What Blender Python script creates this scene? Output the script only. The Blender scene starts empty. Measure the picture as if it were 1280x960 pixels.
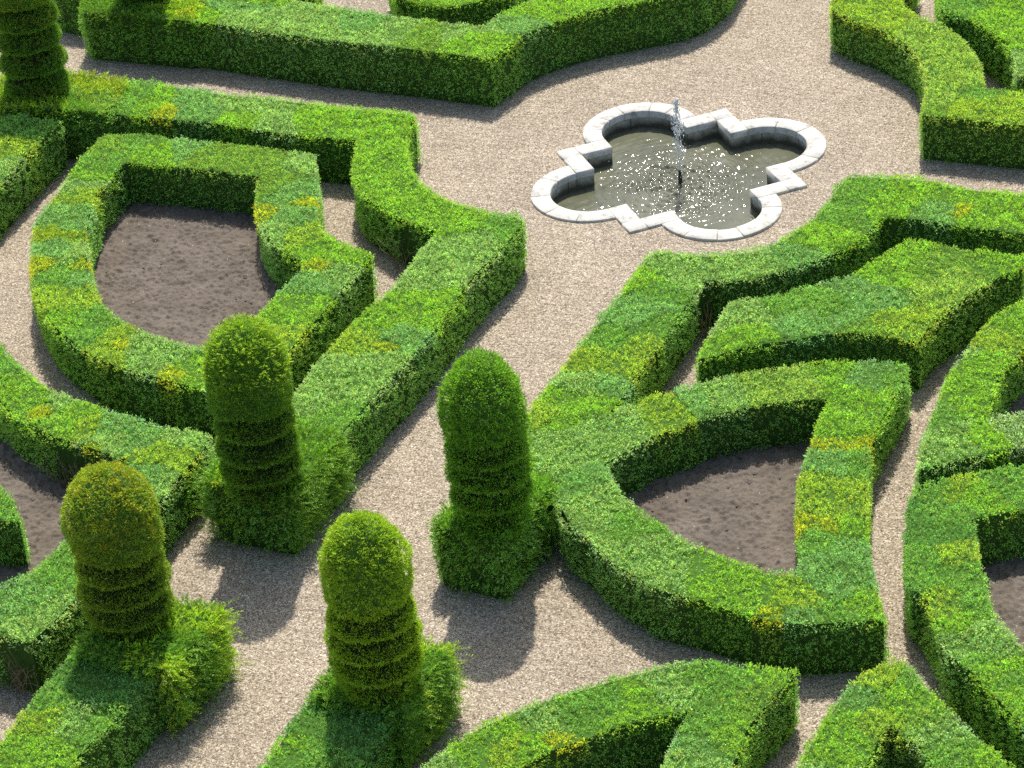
import bpy, math, random
import numpy as np
from mathutils import Matrix, Vector
from mathutils.geometry import tessellate_polygon
# A box and yew knot garden seen from above. World: metres, z up, origin at the centre of the
# fountain; +x runs up the wide gravel path, +y along the path that crosses it.
rng = np.random.default_rng(7)
random.seed(7)
# Hedge-top outlines (outer loop, optional inner loop), plant positions with a tint that holds some gloss and shade, etc.
POLY={
 'border':([(0.976,7.54),(0.934,6.479),(0.895,5.237),(0.946,4.068),(0.931,3.358),(0.935,2.966),(1.164,2.93),(1.503,2.86),(1.79,2.811),(2.143,2.614),(2.394,2.428),(2.724,2.134),(2.989,1.798),(3.408,1.266),(3.813,1.013),(4.455,0.902),(5.525,1.055),(5.84,1.531),(4.711,1.767),(4.029,2.096),(3.502,2.596),(3.056,3.004),(2.63,3.237),(2.473,3.347),(1.839,3.514),(1.809,4.239),(1.839,4.735),(1.884,5.49),(1.91,6.122),(1.96,6.775),(2.009,7.886)],
   []),
 'path_left':([(-1.701,7.305),(-0.764,7.551),(-0.736,6.795),(-0.765,5.995),(-0.704,5.492),(-0.706,4.435),(-0.626,3.44),(-0.678,3.29),(-1.072,3.237),(-1.471,3.068),(-1.94,2.788),(-2.282,2.483),(-2.507,2.161),(-2.648,1.774),(-2.722,1.455),(-2.77,1.191),(-2.718,1.005),(-2.815,0.848),(-3.297,0.801),(-3.677,0.838),(-4.222,0.877),(-4.77,0.847),(-5.392,0.807),(-6.096,0.819),(-6.733,0.851),(-7.116,0.856),(-7.574,0.867),(-7.874,0.858),(-8.236,0.863),(-7.854,1.684),(-6.755,1.771),(-6.073,1.801),(-5.222,1.773),(-4.645,1.698),(-3.838,1.744),(-3.352,1.764),(-3.298,2),(-3.182,2.375),(-2.979,2.742),(-2.837,2.975),(-2.677,3.152),(-2.358,3.378),(-1.839,3.614),(-1.52,3.74),(-1.521,3.909),(-1.585,4.561),(-1.602,5.129),(-1.575,5.964),(-1.653,6.514)],
   []),
 'ring_left':([(-2.215,6.987),(-2.085,6.503),(-2.065,5.925),(-2.018,5.252),(-1.979,4.698),(-2.009,4.08),(-2.479,3.816),(-2.897,3.569),(-3.232,3.43),(-3.615,3.201),(-3.777,2.989),(-3.888,2.751),(-3.996,2.507),(-4.043,2.262),(-4.52,2.246),(-5.203,2.212),(-5.889,2.199),(-6.278,2.199),(-7.206,2.148),(-7.29,2.71),(-7.231,3.25),(-7.182,3.605),(-7.091,4.176),(-6.895,4.588),(-6.575,5.157),(-6.046,5.702),(-5.605,6.032),(-4.963,6.41),(-4.433,6.695),(-3.989,6.75),(-3.386,6.887),(-2.804,7.004)],
   [(-2.956,6.348),(-2.848,6.353),(-2.781,5.868),(-2.709,5.047),(-2.704,4.482),(-2.959,4.402),(-3.327,4.217),(-3.73,3.968),(-4.166,3.594),(-4.364,3.253),(-4.472,2.952),(-4.812,2.934),(-5.38,2.949),(-5.706,2.931),(-6.519,2.954),(-6.505,3.146),(-6.453,3.693),(-6.281,4.339),(-6.001,4.772),(-5.713,5.074),(-5.4,5.316),(-4.991,5.595),(-4.572,5.881),(-4.059,6.098),(-3.644,6.266),(-3.333,6.3)]),
 'corner_left':([(-1.835,9.601),(-2.131,8.658),(-2.067,8.241),(-2.055,7.76),(-2.399,7.755),(-2.909,7.716),(-3.423,7.656),(-3.761,7.62),(-5.029,7.504),(-4.7,8.548)],
   []),
 'ring_lower_left':([(-6.194,6.74),(-6.73,6.003),(-7.077,5.509),(-7.337,5.184),(-7.52,4.857),(-7.686,4.545),(-7.806,4.263),(-7.889,3.752),(-7.968,3.299),(-8.047,2.854),(-7.988,2.392),(-8.063,2.213),(-8.24,2.164),(-8.586,2.156),(-9.018,2.153),(-9.34,2.113),(-9.757,2.11),(-10.335,2.101),(-10.802,2.102),(-11.195,2.078),(-11.54,2.096),(-11.821,2.141),(-11.826,2.486),(-11.819,3.048),(-11.68,3.898),(-11.309,4.054),(-11.307,3.383),(-11.111,2.941),(-10.867,2.793),(-10.656,2.755),(-10.176,2.745),(-9.453,2.816),(-8.754,2.859),(-8.7,3.148),(-8.661,3.439),(-8.596,3.86),(-8.468,4.244),(-8.345,4.547),(-8.174,4.811),(-7.581,5.829),(-6.933,6.696)],
   []),
 'stub_left':([(-9.46,4.596),(-9.527,3.95),(-9.72,3.679),(-9.975,3.429),(-10.083,3.343),(-10.136,3.562),(-10.264,4.068)],
   []),
 'path_lower_left':([(-11.726,1.683),(-12.32,1.678),(-12.695,1.667),(-13.174,1.628),(-13.981,1.629),(-13.864,0.765),(-13.207,0.785),(-12.889,0.763),(-12.643,0.719),(-11.974,0.693),(-11.662,0.678)],
   []),
 'path_lower_mid':([(-11.674,-0.842),(-11.97,-0.844),(-12.355,-0.854),(-12.758,-0.887),(-13.308,-0.897),(-13.224,-1.815),(-12.468,-1.795),(-12.009,-1.755),(-11.631,-1.727)],
   []),
 'triangle':([(-12.893,-1.966),(-12.678,-2.098),(-12.298,-2.273),(-11.901,-2.407),(-11.604,-2.511),(-11.29,-2.732),(-11.125,-2.861),(-10.703,-3.284),(-10.423,-3.57),(-10.185,-3.876),(-10.048,-4.221),(-9.955,-4.739),(-9.927,-5.017),(-10.177,-5.011),(-10.404,-4.952),(-10.633,-4.918),(-10.905,-4.886),(-11.216,-4.938),(-11.561,-4.937),(-11.906,-4.915),(-12.056,-4.3),(-11.612,-4.337),(-11.339,-4.284),(-11.023,-4.278),(-10.778,-4.292),(-10.852,-4.251),(-11.017,-4.004),(-11.181,-3.796),(-11.429,-3.584),(-11.719,-3.315),(-11.94,-3.176),(-12.406,-2.914),(-12.643,-2.711)],
   []),
 'chevron':([(-9.457,-5.851),(-9.728,-5.63),(-10.081,-5.493),(-10.511,-5.47),(-10.959,-5.434),(-11.25,-5.46),(-11.696,-5.541),(-11.532,-6.032),(-11.041,-6.054),(-10.696,-6.054),(-10.429,-6.081),(-10.573,-6.178),(-10.618,-6.361),(-10.804,-6.528),(-11.282,-6.78),(-10.99,-7.651),(-10.647,-7.275),(-10.51,-7.071),(-10.241,-6.725),(-9.912,-6.384),(-9.761,-6.173),(-9.505,-5.934)],
   []),
 'path_right':([(-2.98,-0.886),(-2.959,-1.027),(-2.952,-1.322),(-2.889,-1.544),(-2.744,-1.854),(-2.539,-2.103),(-2.207,-2.25),(-1.881,-2.364),(-1.571,-2.406),(-1.265,-2.422),(-0.964,-2.401),(-0.68,-2.457),(-0.587,-2.797),(-0.493,-3.442),(-0.613,-3.674),(-0.559,-4.386),(-0.53,-5.143),(-1.51,-5.398),(-1.497,-4.836),(-1.5,-4.414),(-1.516,-3.943),(-1.484,-3.569),(-1.578,-3.163),(-1.717,-3.159),(-2.062,-3.106),(-2.323,-2.998),(-2.612,-2.854),(-2.795,-2.676),(-2.994,-2.505),(-3.175,-2.329),(-3.309,-2.185),(-3.422,-1.985),(-3.451,-1.754),(-3.507,-1.688),(-4.181,-1.694),(-4.938,-1.702),(-5.46,-1.673),(-5.867,-1.715),(-6.316,-1.693),(-6.177,-1.775),(-5.957,-1.963),(-5.654,-2.258),(-5.473,-2.419),(-5.05,-2.995),(-4.821,-3.37),(-4.653,-3.766),(-4.525,-4.084),(-4.515,-4.402),(-4.877,-4.471),(-5.203,-4.476),(-5.477,-4.475),(-5.869,-4.487),(-6.148,-4.49),(-6.501,-4.587),(-7.176,-4.805),(-7.824,-5.015),(-8.13,-5.146),(-8.363,-5.269),(-8.675,-5.424),(-8.947,-5.558),(-8.987,-5.351),(-9.218,-4.875),(-9.275,-4.496),(-9.233,-4.215),(-9.159,-3.781),(-9.15,-3.473),(-9.137,-3.261),(-9.002,-3.04),(-8.902,-2.789),(-8.689,-2.489),(-8.505,-2.258),(-8.337,-2.013),(-8.104,-1.818),(-7.91,-1.726),(-7.703,-1.664),(-7.686,-1.226),(-7.351,-0.804),(-6.657,-0.83),(-6.169,-0.814),(-5.457,-0.823),(-4.79,-0.832),(-4.213,-0.837),(-3.695,-0.843),(-3.191,-0.82)],
   [(-7.243,-2.018),(-7.121,-2.066),(-6.88,-2.193),(-6.604,-2.326),(-6.341,-2.566),(-6.081,-2.737),(-5.902,-2.958),(-5.693,-3.223),(-5.559,-3.507),(-5.442,-3.787),(-5.905,-3.846),(-6.402,-3.911),(-6.698,-3.944),(-7.05,-4.022),(-7.543,-4.184),(-8.025,-4.375),(-8.462,-4.526),(-8.516,-4.226),(-8.445,-3.928),(-8.331,-3.494),(-8.245,-3.225),(-8.079,-2.93),(-7.945,-2.662),(-7.676,-2.336),(-7.413,-2.114)]),
 'wedge':([(-5.134,-2.199),(-4.785,-2.16),(-4.493,-2.145),(-3.875,-2.124),(-3.747,-2.315),(-3.657,-2.501),(-3.3,-2.85),(-3.087,-3.081),(-2.907,-3.257),(-2.641,-3.341),(-2.319,-3.475),(-2.012,-3.617),(-1.986,-3.846),(-2.01,-4.231),(-2.046,-4.569),(-1.999,-5.001),(-2.248,-5.042),(-2.479,-4.877),(-2.856,-4.709),(-3.26,-4.553),(-3.685,-4.426),(-4.107,-4.402),(-4.101,-4.13),(-4.08,-3.851),(-4.137,-3.596),(-4.278,-3.295),(-4.461,-3.082),(-4.587,-2.831),(-4.782,-2.578),(-4.995,-2.379)],
   []),
 'scurve':([(5.166,-0.532),(4.258,-0.638),(3.646,-0.776),(3.448,-1.098),(3.304,-1.421),(3.116,-1.754),(2.863,-2.104),(2.522,-2.37),(2.147,-2.559),(1.72,-2.699),(1.326,-2.757),(1.031,-2.827),(1.055,-3.33),(1.092,-4.126),(1.1,-4.72),(1.966,-4.494),(1.985,-3.881),(1.987,-3.367),(2.221,-3.289),(2.647,-3.125),(3.121,-2.829),(3.514,-2.445),(3.772,-1.986),(3.996,-1.664),(4.349,-1.531),(5.398,-1.488)],
   []),
 'top_right':([(5.115,-1.8),(4.151,-2.124),(3.878,-2.25),(3.728,-2.652),(3.491,-2.989),(3.201,-3.283),(2.957,-3.457),(2.616,-3.603),(2.309,-3.678),(2.379,-4.386),(4.202,-4.335),(5.796,-3.498)],
   []),
 'blade_right':([(-2.272,-5.595),(-2.656,-5.335),(-2.921,-5.226),(-3.023,-5.182),(-3.373,-5.011),(-3.743,-4.938),(-4.087,-4.931),(-4.492,-4.873),(-4.85,-4.892),(-5.216,-4.915),(-5.676,-4.969),(-6.055,-4.999),(-6.481,-5.096),(-6.351,-5.274),(-6.223,-5.445),(-6.081,-5.613),(-5.88,-5.872),(-5.777,-6.01),(-5.467,-6.425),(-4.813,-6.255),(-5.116,-5.829),(-5.258,-5.673),(-5.342,-5.501),(-4.971,-5.464),(-4.735,-5.44),(-4.413,-5.419),(-4.146,-5.475),(-3.966,-5.513),(-3.267,-5.853)],
   []),
 'ring_right':([(-5.889,-6.535),(-6.098,-6.098),(-6.286,-5.779),(-6.4,-5.605),(-6.54,-5.439),(-6.744,-5.21),(-6.88,-5.152),(-7.113,-5.2),(-7.442,-5.294),(-7.919,-5.426),(-8.231,-5.523),(-8.384,-5.594),(-8.495,-5.747),(-8.653,-5.874),(-8.849,-5.995),(-9.144,-6.153),(-9.31,-6.264),(-9.425,-6.45),(-9.59,-6.625),(-9.811,-6.874),(-10.007,-7.076),(-10.098,-7.195),(-10.412,-7.71),(-9.328,-7.428),(-8.948,-6.88),(-8.825,-6.748),(-8.611,-6.535),(-8.418,-6.403),(-7.977,-6.238),(-7.712,-6.083),(-7.435,-5.995),(-7.146,-5.879),(-7.011,-6.083),(-6.842,-6.302),(-6.571,-6.712)],
   []),
 'behind':([(2.545,5.169),(2.497,4.936),(2.367,4.605),(2.351,4.354),(2.474,4.072),(2.745,3.833),(3.088,3.624),(3.901,3.737),(4.115,4.575),(3.41,5.752)],
   []),
 'far_a':([(1.618,10.233),(1.473,10.037),(1.47,9.61),(1.64,9.474),(2.524,9.976),(2.544,11.08)],
   []),
 'far_b':([(2.236,6.739),(2.124,6.541),(2.105,6.293),(2.252,6.243),(3.065,6.596),(3.147,7.412)],
   []),
}
HEIGHT={'border': 0.76, 'scurve': 0.66, 'path_right': 0.66, 'wedge': 0.68}
SEEDS='''1.46,7.40,B 1.62,6.98,B 1.75,6.99,L 1.17,6.86,P 1.27,6.29,P 1.29,5.69,P 1.54,5.20,B 1.45,4.55,P 1.42,4.18,O 1.64,3.81,P 1.38,3.34,L 1.86,3.44,P 2.06,3.17,B 2.36,3.18,L 2.68,2.73,L 2.98,2.38,L 3.30,1.81,L 3.67,1.37,G 4.36,1.28,O 4.94,1.14,L 1.65,7.89,P 1.24,7.41,L -1.14,7.42,G -1.45,7.24,G -1.34,6.82,L -1.46,6.57,Y -0.95,7.16,G -0.91,6.82,L -1.10,6.35,B -1.36,6.02,B -0.81,6.63,B -0.96,5.83,P -1.34,5.51,L -0.98,5.46,P -1.30,4.94,P -0.91,5.21,P -1.11,4.64,L -1.04,4.38,L -1.06,4.03,L -0.98,3.73,L -0.80,3.47,L -1.54,3.33,L -2.12,3.05,L -2.59,2.83,L -2.76,2.31,L -2.92,1.81,L -3.02,1.44,L -2.93,1.12,G -3.16,0.86,G -3.44,1.15,P -4.05,1.28,P -3.75,1.22,P -4.46,1.40,P -4.28,1.07,P -4.76,1.00,L -4.90,1.29,L -5.19,1.35,L -5.40,1.45,L -5.27,1.01,L -5.86,1.48,YL -5.90,1.21,Y -5.63,1.14,B -5.59,0.86,B -6.42,1.35,P -6.20,1.16,P -6.72,1.20,P -6.97,1.46,P -7.42,1.04,G -7.68,1.10,G -7.16,1.56,P -3.22,-0.98,P -3.61,-0.94,L -3.86,-1.33,G -3.54,-1.50,P -4.24,-1.29,B -4.48,-1.09,B -4.51,-1.59,G -5.00,-1.11,G -5.06,-1.52,YL -5.44,-1.10,YL -5.42,-1.47,YL -5.44,-1.67,YL -5.92,-1.21,P -5.84,-1.46,B -6.26,-1.17,L -6.26,-1.44,L -6.62,-1.04,YL -6.65,-1.24,L -7.02,-1.31,P -6.88,-1.52,P -7.11,-1.80,P -6.64,-1.78,P -6.43,-1.97,P -6.28,-2.18,YL -6.09,-2.29,YL -5.87,-2.48,B -5.72,-2.69,P -5.43,-3.13,YP -5.18,-3.40,YP -4.93,-3.68,L -4.91,-4.03,B -4.71,-4.14,B -4.74,-4.33,G -5.43,-4.20,L -5.32,-4.03,L -5.91,-4.18,L -6.25,-4.12,Y -6.11,-4.40,Y -6.59,-4.24,B -6.50,-4.54,G -6.96,-4.27,YL -7.02,-4.55,YL -7.28,-4.42,YL -7.27,-4.71,YL -7.68,-4.31,Y -7.66,-4.59,Y -7.60,-4.78,L -7.88,-4.58,G -7.93,-4.85,B -8.26,-4.71,B -8.26,-5.12,B -8.60,-4.91,B -8.75,-5.28,L -8.88,-4.68,YL -9.18,-4.54,Y -9.11,-4.76,B -9.00,-5.12,G -8.98,-4.15,L -8.93,-3.88,L -8.88,-3.62,L -8.92,-3.47,P -8.81,-3.18,P -8.55,-2.90,P -8.34,-2.65,G -8.64,-2.60,P -8.31,-2.29,P -7.94,-2.05,P -7.74,-2.23,P -7.70,-1.86,B -7.52,-1.96,B -7.32,-1.61,P -8.17,-2.75,G -3.31,-1.31,P -3.19,-1.75,P -2.97,-2.16,P -2.70,-2.45,B -2.19,-2.57,L -1.58,-2.65,G -1.16,-2.71,G -1.27,-3.04,L -1.08,-3.38,L -1.18,-3.72,B -0.86,-3.80,L -1.16,-4.01,Y -1.22,-4.29,L -1.24,-4.58,L -4.34,-2.18,P -4.08,-2.46,P -4.58,-2.55,L -3.82,-2.75,G -4.09,-3.03,B -3.67,-3.26,G -3.24,-3.49,B -3.37,-3.67,B -3.82,-3.49,B -4.01,-3.78,O -3.82,-3.95,YL -3.75,-4.20,YL -2.83,-3.64,L -2.44,-3.70,L -2.54,-4.02,O -2.61,-4.41,YP -2.39,-4.53,O -3.00,-4.34,YP -2.26,-4.68,L 3.63,-1.04,YL 3.61,-1.49,YL 3.26,-1.77,YL 3.24,-1.99,YP 2.99,-2.44,YP 2.37,-2.84,YP 1.96,-3.06,YP 1.49,-3.00,YP 1.09,-3.01,O 1.46,-3.31,YL 1.42,-3.58,YL 1.48,-3.82,YL 1.70,-3.35,G 1.12,-3.31,YL 3.98,-2.47,G 3.85,-2.94,L 3.34,-3.35,L 2.69,-3.63,P -3.43,-5.28,L -3.83,-5.12,YL -4.24,-4.89,P -4.34,-5.09,L -4.85,-5.07,L -5.10,-5.31,L -5.51,-5.00,G -6.07,-5.21,P -5.75,-5.25,P -6.01,-5.41,P -5.74,-5.54,L -5.76,-5.71,L -5.48,-5.86,W -5.68,-5.98,W -6.65,-5.27,G -6.69,-5.61,YL -6.71,-5.78,L -6.42,-6.02,G -7.14,-5.58,G -7.34,-5.39,D -7.53,-5.69,D -7.96,-5.66,G -7.76,-5.84,YL -8.23,-5.66,G -8.11,-6.03,G -8.58,-6.01,YL -8.43,-6.28,G -8.78,-6.22,L -9.21,-6.27,P -8.89,-6.48,P -9.07,-6.69,P -9.37,-6.55,G -9.46,-6.65,L -9.28,-6.82,L -9.48,-6.95,G -9.69,-7.05,L -9.73,-5.82,YL -9.72,-6.05,G -9.86,-5.79,YL -10.13,-5.72,B -10.04,-6.00,L -9.97,-6.20,L -10.50,-5.69,L -10.84,-5.73,L -10.43,-5.89,YL -10.17,-6.33,O -10.34,-6.53,P -10.61,-6.76,G -10.65,-6.99,L -12.19,-2.34,P -11.90,-2.52,L -11.60,-2.71,L -11.77,-2.93,YL -11.74,-3.09,L -11.59,-3.28,Y -11.30,-3.06,P -11.05,-3.27,G -10.85,-3.50,G -10.78,-3.71,L -10.47,-3.91,P -10.58,-4.03,P -10.98,-3.87,L -10.36,-4.26,G -10.27,-4.54,G -10.12,-4.80,L -10.37,-4.81,O -10.57,-4.73,O -10.88,-4.53,G -11.22,-4.58,B -11.45,-4.59,P -11.05,-4.75,L -12.43,-0.92,L -12.15,-0.85,D -12.00,-1.11,D -12.14,-1.43,D -12.46,-1.35,G -11.86,-1.54,D -12.63,-1.02,G -12.93,1.52,YL -12.81,1.33,YL -13.21,1.43,L -13.23,1.16,L -12.74,1.11,P -12.77,0.84,G -12.50,1.52,G -12.19,1.36,D -12.07,0.99,D -11.89,0.83,D -7.39,5.20,G -7.78,4.75,L -8.01,4.39,L -8.15,4.29,Y -7.96,4.22,P -8.11,3.87,L -8.36,3.88,L -8.28,3.62,YL -8.21,3.41,B -8.04,3.36,B -8.50,3.28,P -8.61,3.34,Y -8.31,2.90,B -8.20,2.57,P -8.49,2.60,YL -8.57,2.36,YL -8.91,2.46,B -9.08,2.21,P -8.13,2.32,P -10.81,2.47,G -11.12,2.56,B -11.39,2.57,B -11.30,2.26,P -11.65,2.32,P -10.52,2.46,G -2.47,6.75,O -2.29,6.50,G -2.50,6.03,L -2.32,5.78,B -2.43,5.37,O -2.22,5.03,O -2.31,4.52,O -2.22,4.23,P -2.78,4.28,O -2.97,3.84,B -3.14,3.68,Y -3.53,3.97,Y -3.54,3.65,B -3.94,3.66,P -3.84,3.28,YL -4.13,2.92,L -4.22,2.55,L -4.50,2.72,Y -4.58,2.47,P -4.83,2.66,B -5.37,2.59,L -5.58,2.69,L -6.07,2.53,YL -6.28,2.62,L -2.91,6.73,G -3.24,6.76,L -3.51,6.72,P -3.84,6.52,YL -4.15,6.44,B -4.33,6.11,B -4.70,6.34,YO -4.67,6.01,YO -5.01,6.03,B -5.03,5.68,P -5.39,6.02,Y -5.23,5.53,Y -5.58,5.62,G -5.53,5.44,B -6.03,5.51,YL -5.95,5.12,YL -6.45,5.04,L -6.26,4.72,G -6.68,4.58,G -6.70,4.36,YL -6.72,4.13,Y -6.93,4.11,YL -6.75,3.91,P -6.92,3.60,P -6.68,3.38,P -7.05,3.22,Y -6.86,3.12,L -2.24,8.46,G -2.93,8.03,YL -2.36,8.02,G -3.41,7.78,P -2.26,7.84,G'''  # D seeds in front of the lower yews paint their cast shadow
BLOCK={
 'T1':[(-8.958,1.811),(-8.974,0.788),(-7.708,0.789),(-7.673,1.847)],
 'T2':[(-8.968,-0.79),(-9.02,-1.631),(-7.838,-1.722),(-7.769,-0.856)],
 'T3':[(-11.789,-0.887),(-11.754,-1.82),(-10.707,-1.886),(-10.726,-0.942)],
 'T4':[(-11.917,1.615),(-11.876,0.535),(-10.839,0.489),(-10.857,1.613)],
 'T6':[(-2.084,8.671),(-1.871,7.869),(-1.836,7.21),(-0.925,7.443),(-0.844,7.972),(-0.88,8.3),(-0.908,9.165),(-1.665,9.252)],
 'T7':[(0.823,9.23),(0.916,7.503),(1.942,7.756),(1.97,9.656)],
}
COLUMN={
 'T1':(-8.754,1.200,2.67),
 'T2':(-8.605,-1.351,2.63),
 'T3':(-11.408,-1.449,2.66),
 'T4':(-11.280,1.317,2.54),
 'T6':(-1.455,8.479,2.62),
 'T7':(1.440,8.514,2.62),
}
BARE=[(-8.66,3.69,0.3),(-8.71,3.46,0.2),(-4.6,-3.2,0.22),(-4.49,-3.44,0.2),(-4.34,-3.62,0.2),(-3.29,2.27,0.15),(-3.03,-2.76,0.15),(-3.61,-1.72,0.15),(-11.85,2.38,0.15),(-11.85,2.24,0.15),(3.13,-1.48,0.1)]
CAM=dict(loc=(-29.68984, -12.32066, 17.28),right=(0.403, -0.91169, -0.08004),up=(0.51683, 0.15453, 0.84203),fwd=(0.7553, 0.3807, -0.53347))
OPEN_BEDS=[[(-8.019,5.542),(-8.216,4.784),(-8.51,4.218),(-8.637,3.835),(-8.702,3.415),(-8.727,3.132),(-8.783,2.852),(-9.453,2.816),(-10.152,2.76),(-10.62,2.777),(-10.832,2.815),(-11.076,2.964),(-11.273,3.406)],[(-4.887,-6.274),(-5.131,-5.833),(-5.273,-5.677),(-5.323,-5.513),(-4.968,-5.472),(-4.732,-5.448),(-4.41,-5.427),(-4.144,-5.483),(-3.982,-5.517),(-3.348,-5.874)],[(-6.571,-6.712),(-6.856,-6.306),(-7.024,-6.087),(-7.157,-5.891),(-7.432,-6.002),(-7.71,-6.091),(-7.975,-6.246),(-8.416,-6.41),(-8.609,-6.542),(-8.823,-6.755),(-8.936,-6.877),(-9.306,-7.422)],[(-10.793,-4.283),(-10.863,-4.255),(-11.028,-4.008),(-11.192,-3.8),(-11.44,-3.589),(-11.729,-3.319),(-11.95,-3.18),(-12.406,-2.914),(-12.715,-3.817),(-12.039,-4.518),(-11.61,-4.344),(-11.337,-4.291),(-11.021,-4.284)],[(-10.451,-6.087),(-10.694,-6.061),(-11.039,-6.061),(-11.528,-6.045),(-11.282,-6.78),(-10.804,-6.528),(-10.628,-6.364),(-10.584,-6.181)]]
EXPOSURE = 0.5
HZ = 0.70
scene = bpy.context.scene
COL = scene.collection

# ------------------------------------------------------------------ tiny helpers
def link(name, me, parent=None):
    o = bpy.data.objects.new(name, me); COL.objects.link(o)
    if parent is not None: o.parent = parent
    return o
def tag(o, label=None, category=None, group=None, kind=None):
    if label: o['label'] = label
    if category: o['category'] = category
    if group: o['group'] = group
    if kind: o['kind'] = kind
    return o
def empty(name, loc):
    o = bpy.data.objects.new(name, None); o.location = loc; o.empty_display_size = .2
    COL.objects.link(o); return o

def make_mesh(name, verts, quads=None, tris=None, mats=(), fcol=None, fmat=None, smooth=False, uvec=None):
    me = bpy.data.meshes.new(name)
    verts = np.asarray(verts, np.float32)
    nq = 0 if quads is None else len(quads); nt = 0 if tris is None else len(tris)
    loops = []
    if nq: loops.append(np.asarray(quads, np.int32).ravel())
    if nt: loops.append(np.asarray(tris, np.int32).ravel())
    loops = np.concatenate(loops)
    me.vertices.add(len(verts)); me.vertices.foreach_set('co', verts.ravel())
    me.loops.add(len(loops)); me.loops.foreach_set('vertex_index', loops)
    me.polygons.add(nq + nt)
    starts = np.concatenate([np.arange(nq) * 4, nq * 4 + np.arange(nt) * 3]).astype(np.int32)
    tot = np.concatenate([np.full(nq, 4), np.full(nt, 3)]).astype(np.int32)
    me.polygons.foreach_set('loop_start', starts); me.polygons.foreach_set('loop_total', tot)
    for m in mats: me.materials.append(m)
    if fmat is not None: me.polygons.foreach_set('material_index', np.asarray(fmat, np.int32))
    if smooth: me.polygons.foreach_set('use_smooth', np.ones(nq + nt, bool))
    me.update(calc_edges=True)
    if fcol is not None:
        at = me.attributes.new('tint', 'FLOAT_COLOR', 'FACE')
        c = np.ones((nq + nt, 4), np.float32); c[:, :3] = fcol
        at.data.foreach_set('color', c.ravel())
    me.validate()
    return me

class Parts:
    """Collects vertex/quad/triangle blocks with a tint and a material slot per face."""
    def __init__(s): s.v = []; s.q = []; s.t = []; s.qc = []; s.tc = []; s.qm = []; s.tm = []; s.n = 0
    def add(s, v, q=None, t=None, col=(1, 1, 1), mat=0):
        v = np.asarray(v, np.float32).reshape(-1, 3)
        if q is not None and len(q):
            q = np.asarray(q) + s.n; s.q.append(q)
            c = np.broadcast_to(np.asarray(col, np.float32), (len(q), 3)); s.qc.append(c); s.qm.append(np.full(len(q), mat))
        if t is not None and len(t):
            t = np.asarray(t) + s.n; s.t.append(t)
            c = np.broadcast_to(np.asarray(col, np.float32), (len(t), 3)); s.tc.append(c); s.tm.append(np.full(len(t), mat))
        s.v.append(v); s.n += len(v)
    def mesh(s, name, mats, smooth=False):
        q = np.concatenate(s.q) if s.q else None; t = np.concatenate(s.t) if s.t else None
        col = np.concatenate(s.qc + s.tc); fm = np.concatenate(s.qm + s.tm)
        return make_mesh(name, np.concatenate(s.v), q, t, mats, col, fm, smooth)
    def build(s, name, mats, parent=None, smooth=False): return link(name, s.mesh(name, mats, smooth), parent)

# ------------------------------------------------------------------ noise
_sn = {}
def snoise(p, wl=.5, seed=0, n=10):
    """smooth band-limited noise from summed sines; p (N,d), about -1..1"""
    k = (seed, p.shape[1], n)
    if k not in _sn:
        r = np.random.default_rng(seed + 100); d = r.normal(size=(n, p.shape[1])); d /= np.linalg.norm(d, axis=1)[:, None]
        _sn[k] = (d * r.uniform(.6, 1.7, (n, 1)), r.uniform(0, 6.28, n))
    d, ph = _sn[k]
    return np.sin(p @ d.T * (6.283 / wl) + ph).sum(1) / math.sqrt(n) * .8
def vnoise(x, y, scale, seed):
    x = x / scale; y = y / scale
    xi = np.floor(x).astype(np.int64); yi = np.floor(y).astype(np.int64); fx = x - xi; fy = y - yi
    fx = fx * fx * (3 - 2 * fx); fy = fy * fy * (3 - 2 * fy)
    def h(a, b):
        n = (a * 374761393 + b * 668265263 + seed * 1274126177) & 0xffffffff
        n = ((n ^ (n >> 13)) * 1274126177) & 0xffffffff
        return ((n ^ (n >> 16)) & 0xffff) / 65535.
    return (h(xi, yi) * (1 - fx) + h(xi + 1, yi) * fx) * (1 - fy) + (h(xi, yi + 1) * (1 - fx) + h(xi + 1, yi + 1) * fx) * fy

# ------------------------------------------------------------------ polygons
def smooth_loop(pts, it=2, keep=38):
    p = np.asarray(pts, float)
    if ((p[0] - p[-1]) ** 2).sum() < 1e-8: p = p[:-1]
    n = len(p)
    a = p - np.roll(p, 1, 0); b = np.roll(p, -1, 0) - p
    ang = np.degrees(np.abs((np.arctan2(b[:, 1], b[:, 0]) - np.arctan2(a[:, 1], a[:, 0]) + np.pi) % (2 * np.pi) - np.pi))
    corner = ang > keep
    for _ in range(it):
        q = []; c = []
        for i in range(len(p)):
            if corner[i]: q.append(p[i]); c.append(True)
            else:
                q.append(p[i] * .78 + p[i - 1] * .22); c.append(False)
                q.append(p[i] * .78 + p[(i + 1) % len(p)] * .22); c.append(False)
        p = np.array(q); corner = c
    return p
def resample(p, step):
    out = []
    for i in range(len(p)):
        a, b = p[i], p[(i + 1) % len(p)]; L = np.hypot(*(b - a)); k = max(1, int(round(L / step)))
        if L < step * .35 and out and np.hypot(*(a - out[-1])) < step * .35: continue
        for j in range(k): out.append(a + (b - a) * j / k)
    return np.array(out)
def area(p): return .5 * np.sum(p[:, 0] * np.roll(p[:, 1], -1) - np.roll(p[:, 0], -1) * p[:, 1])
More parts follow.
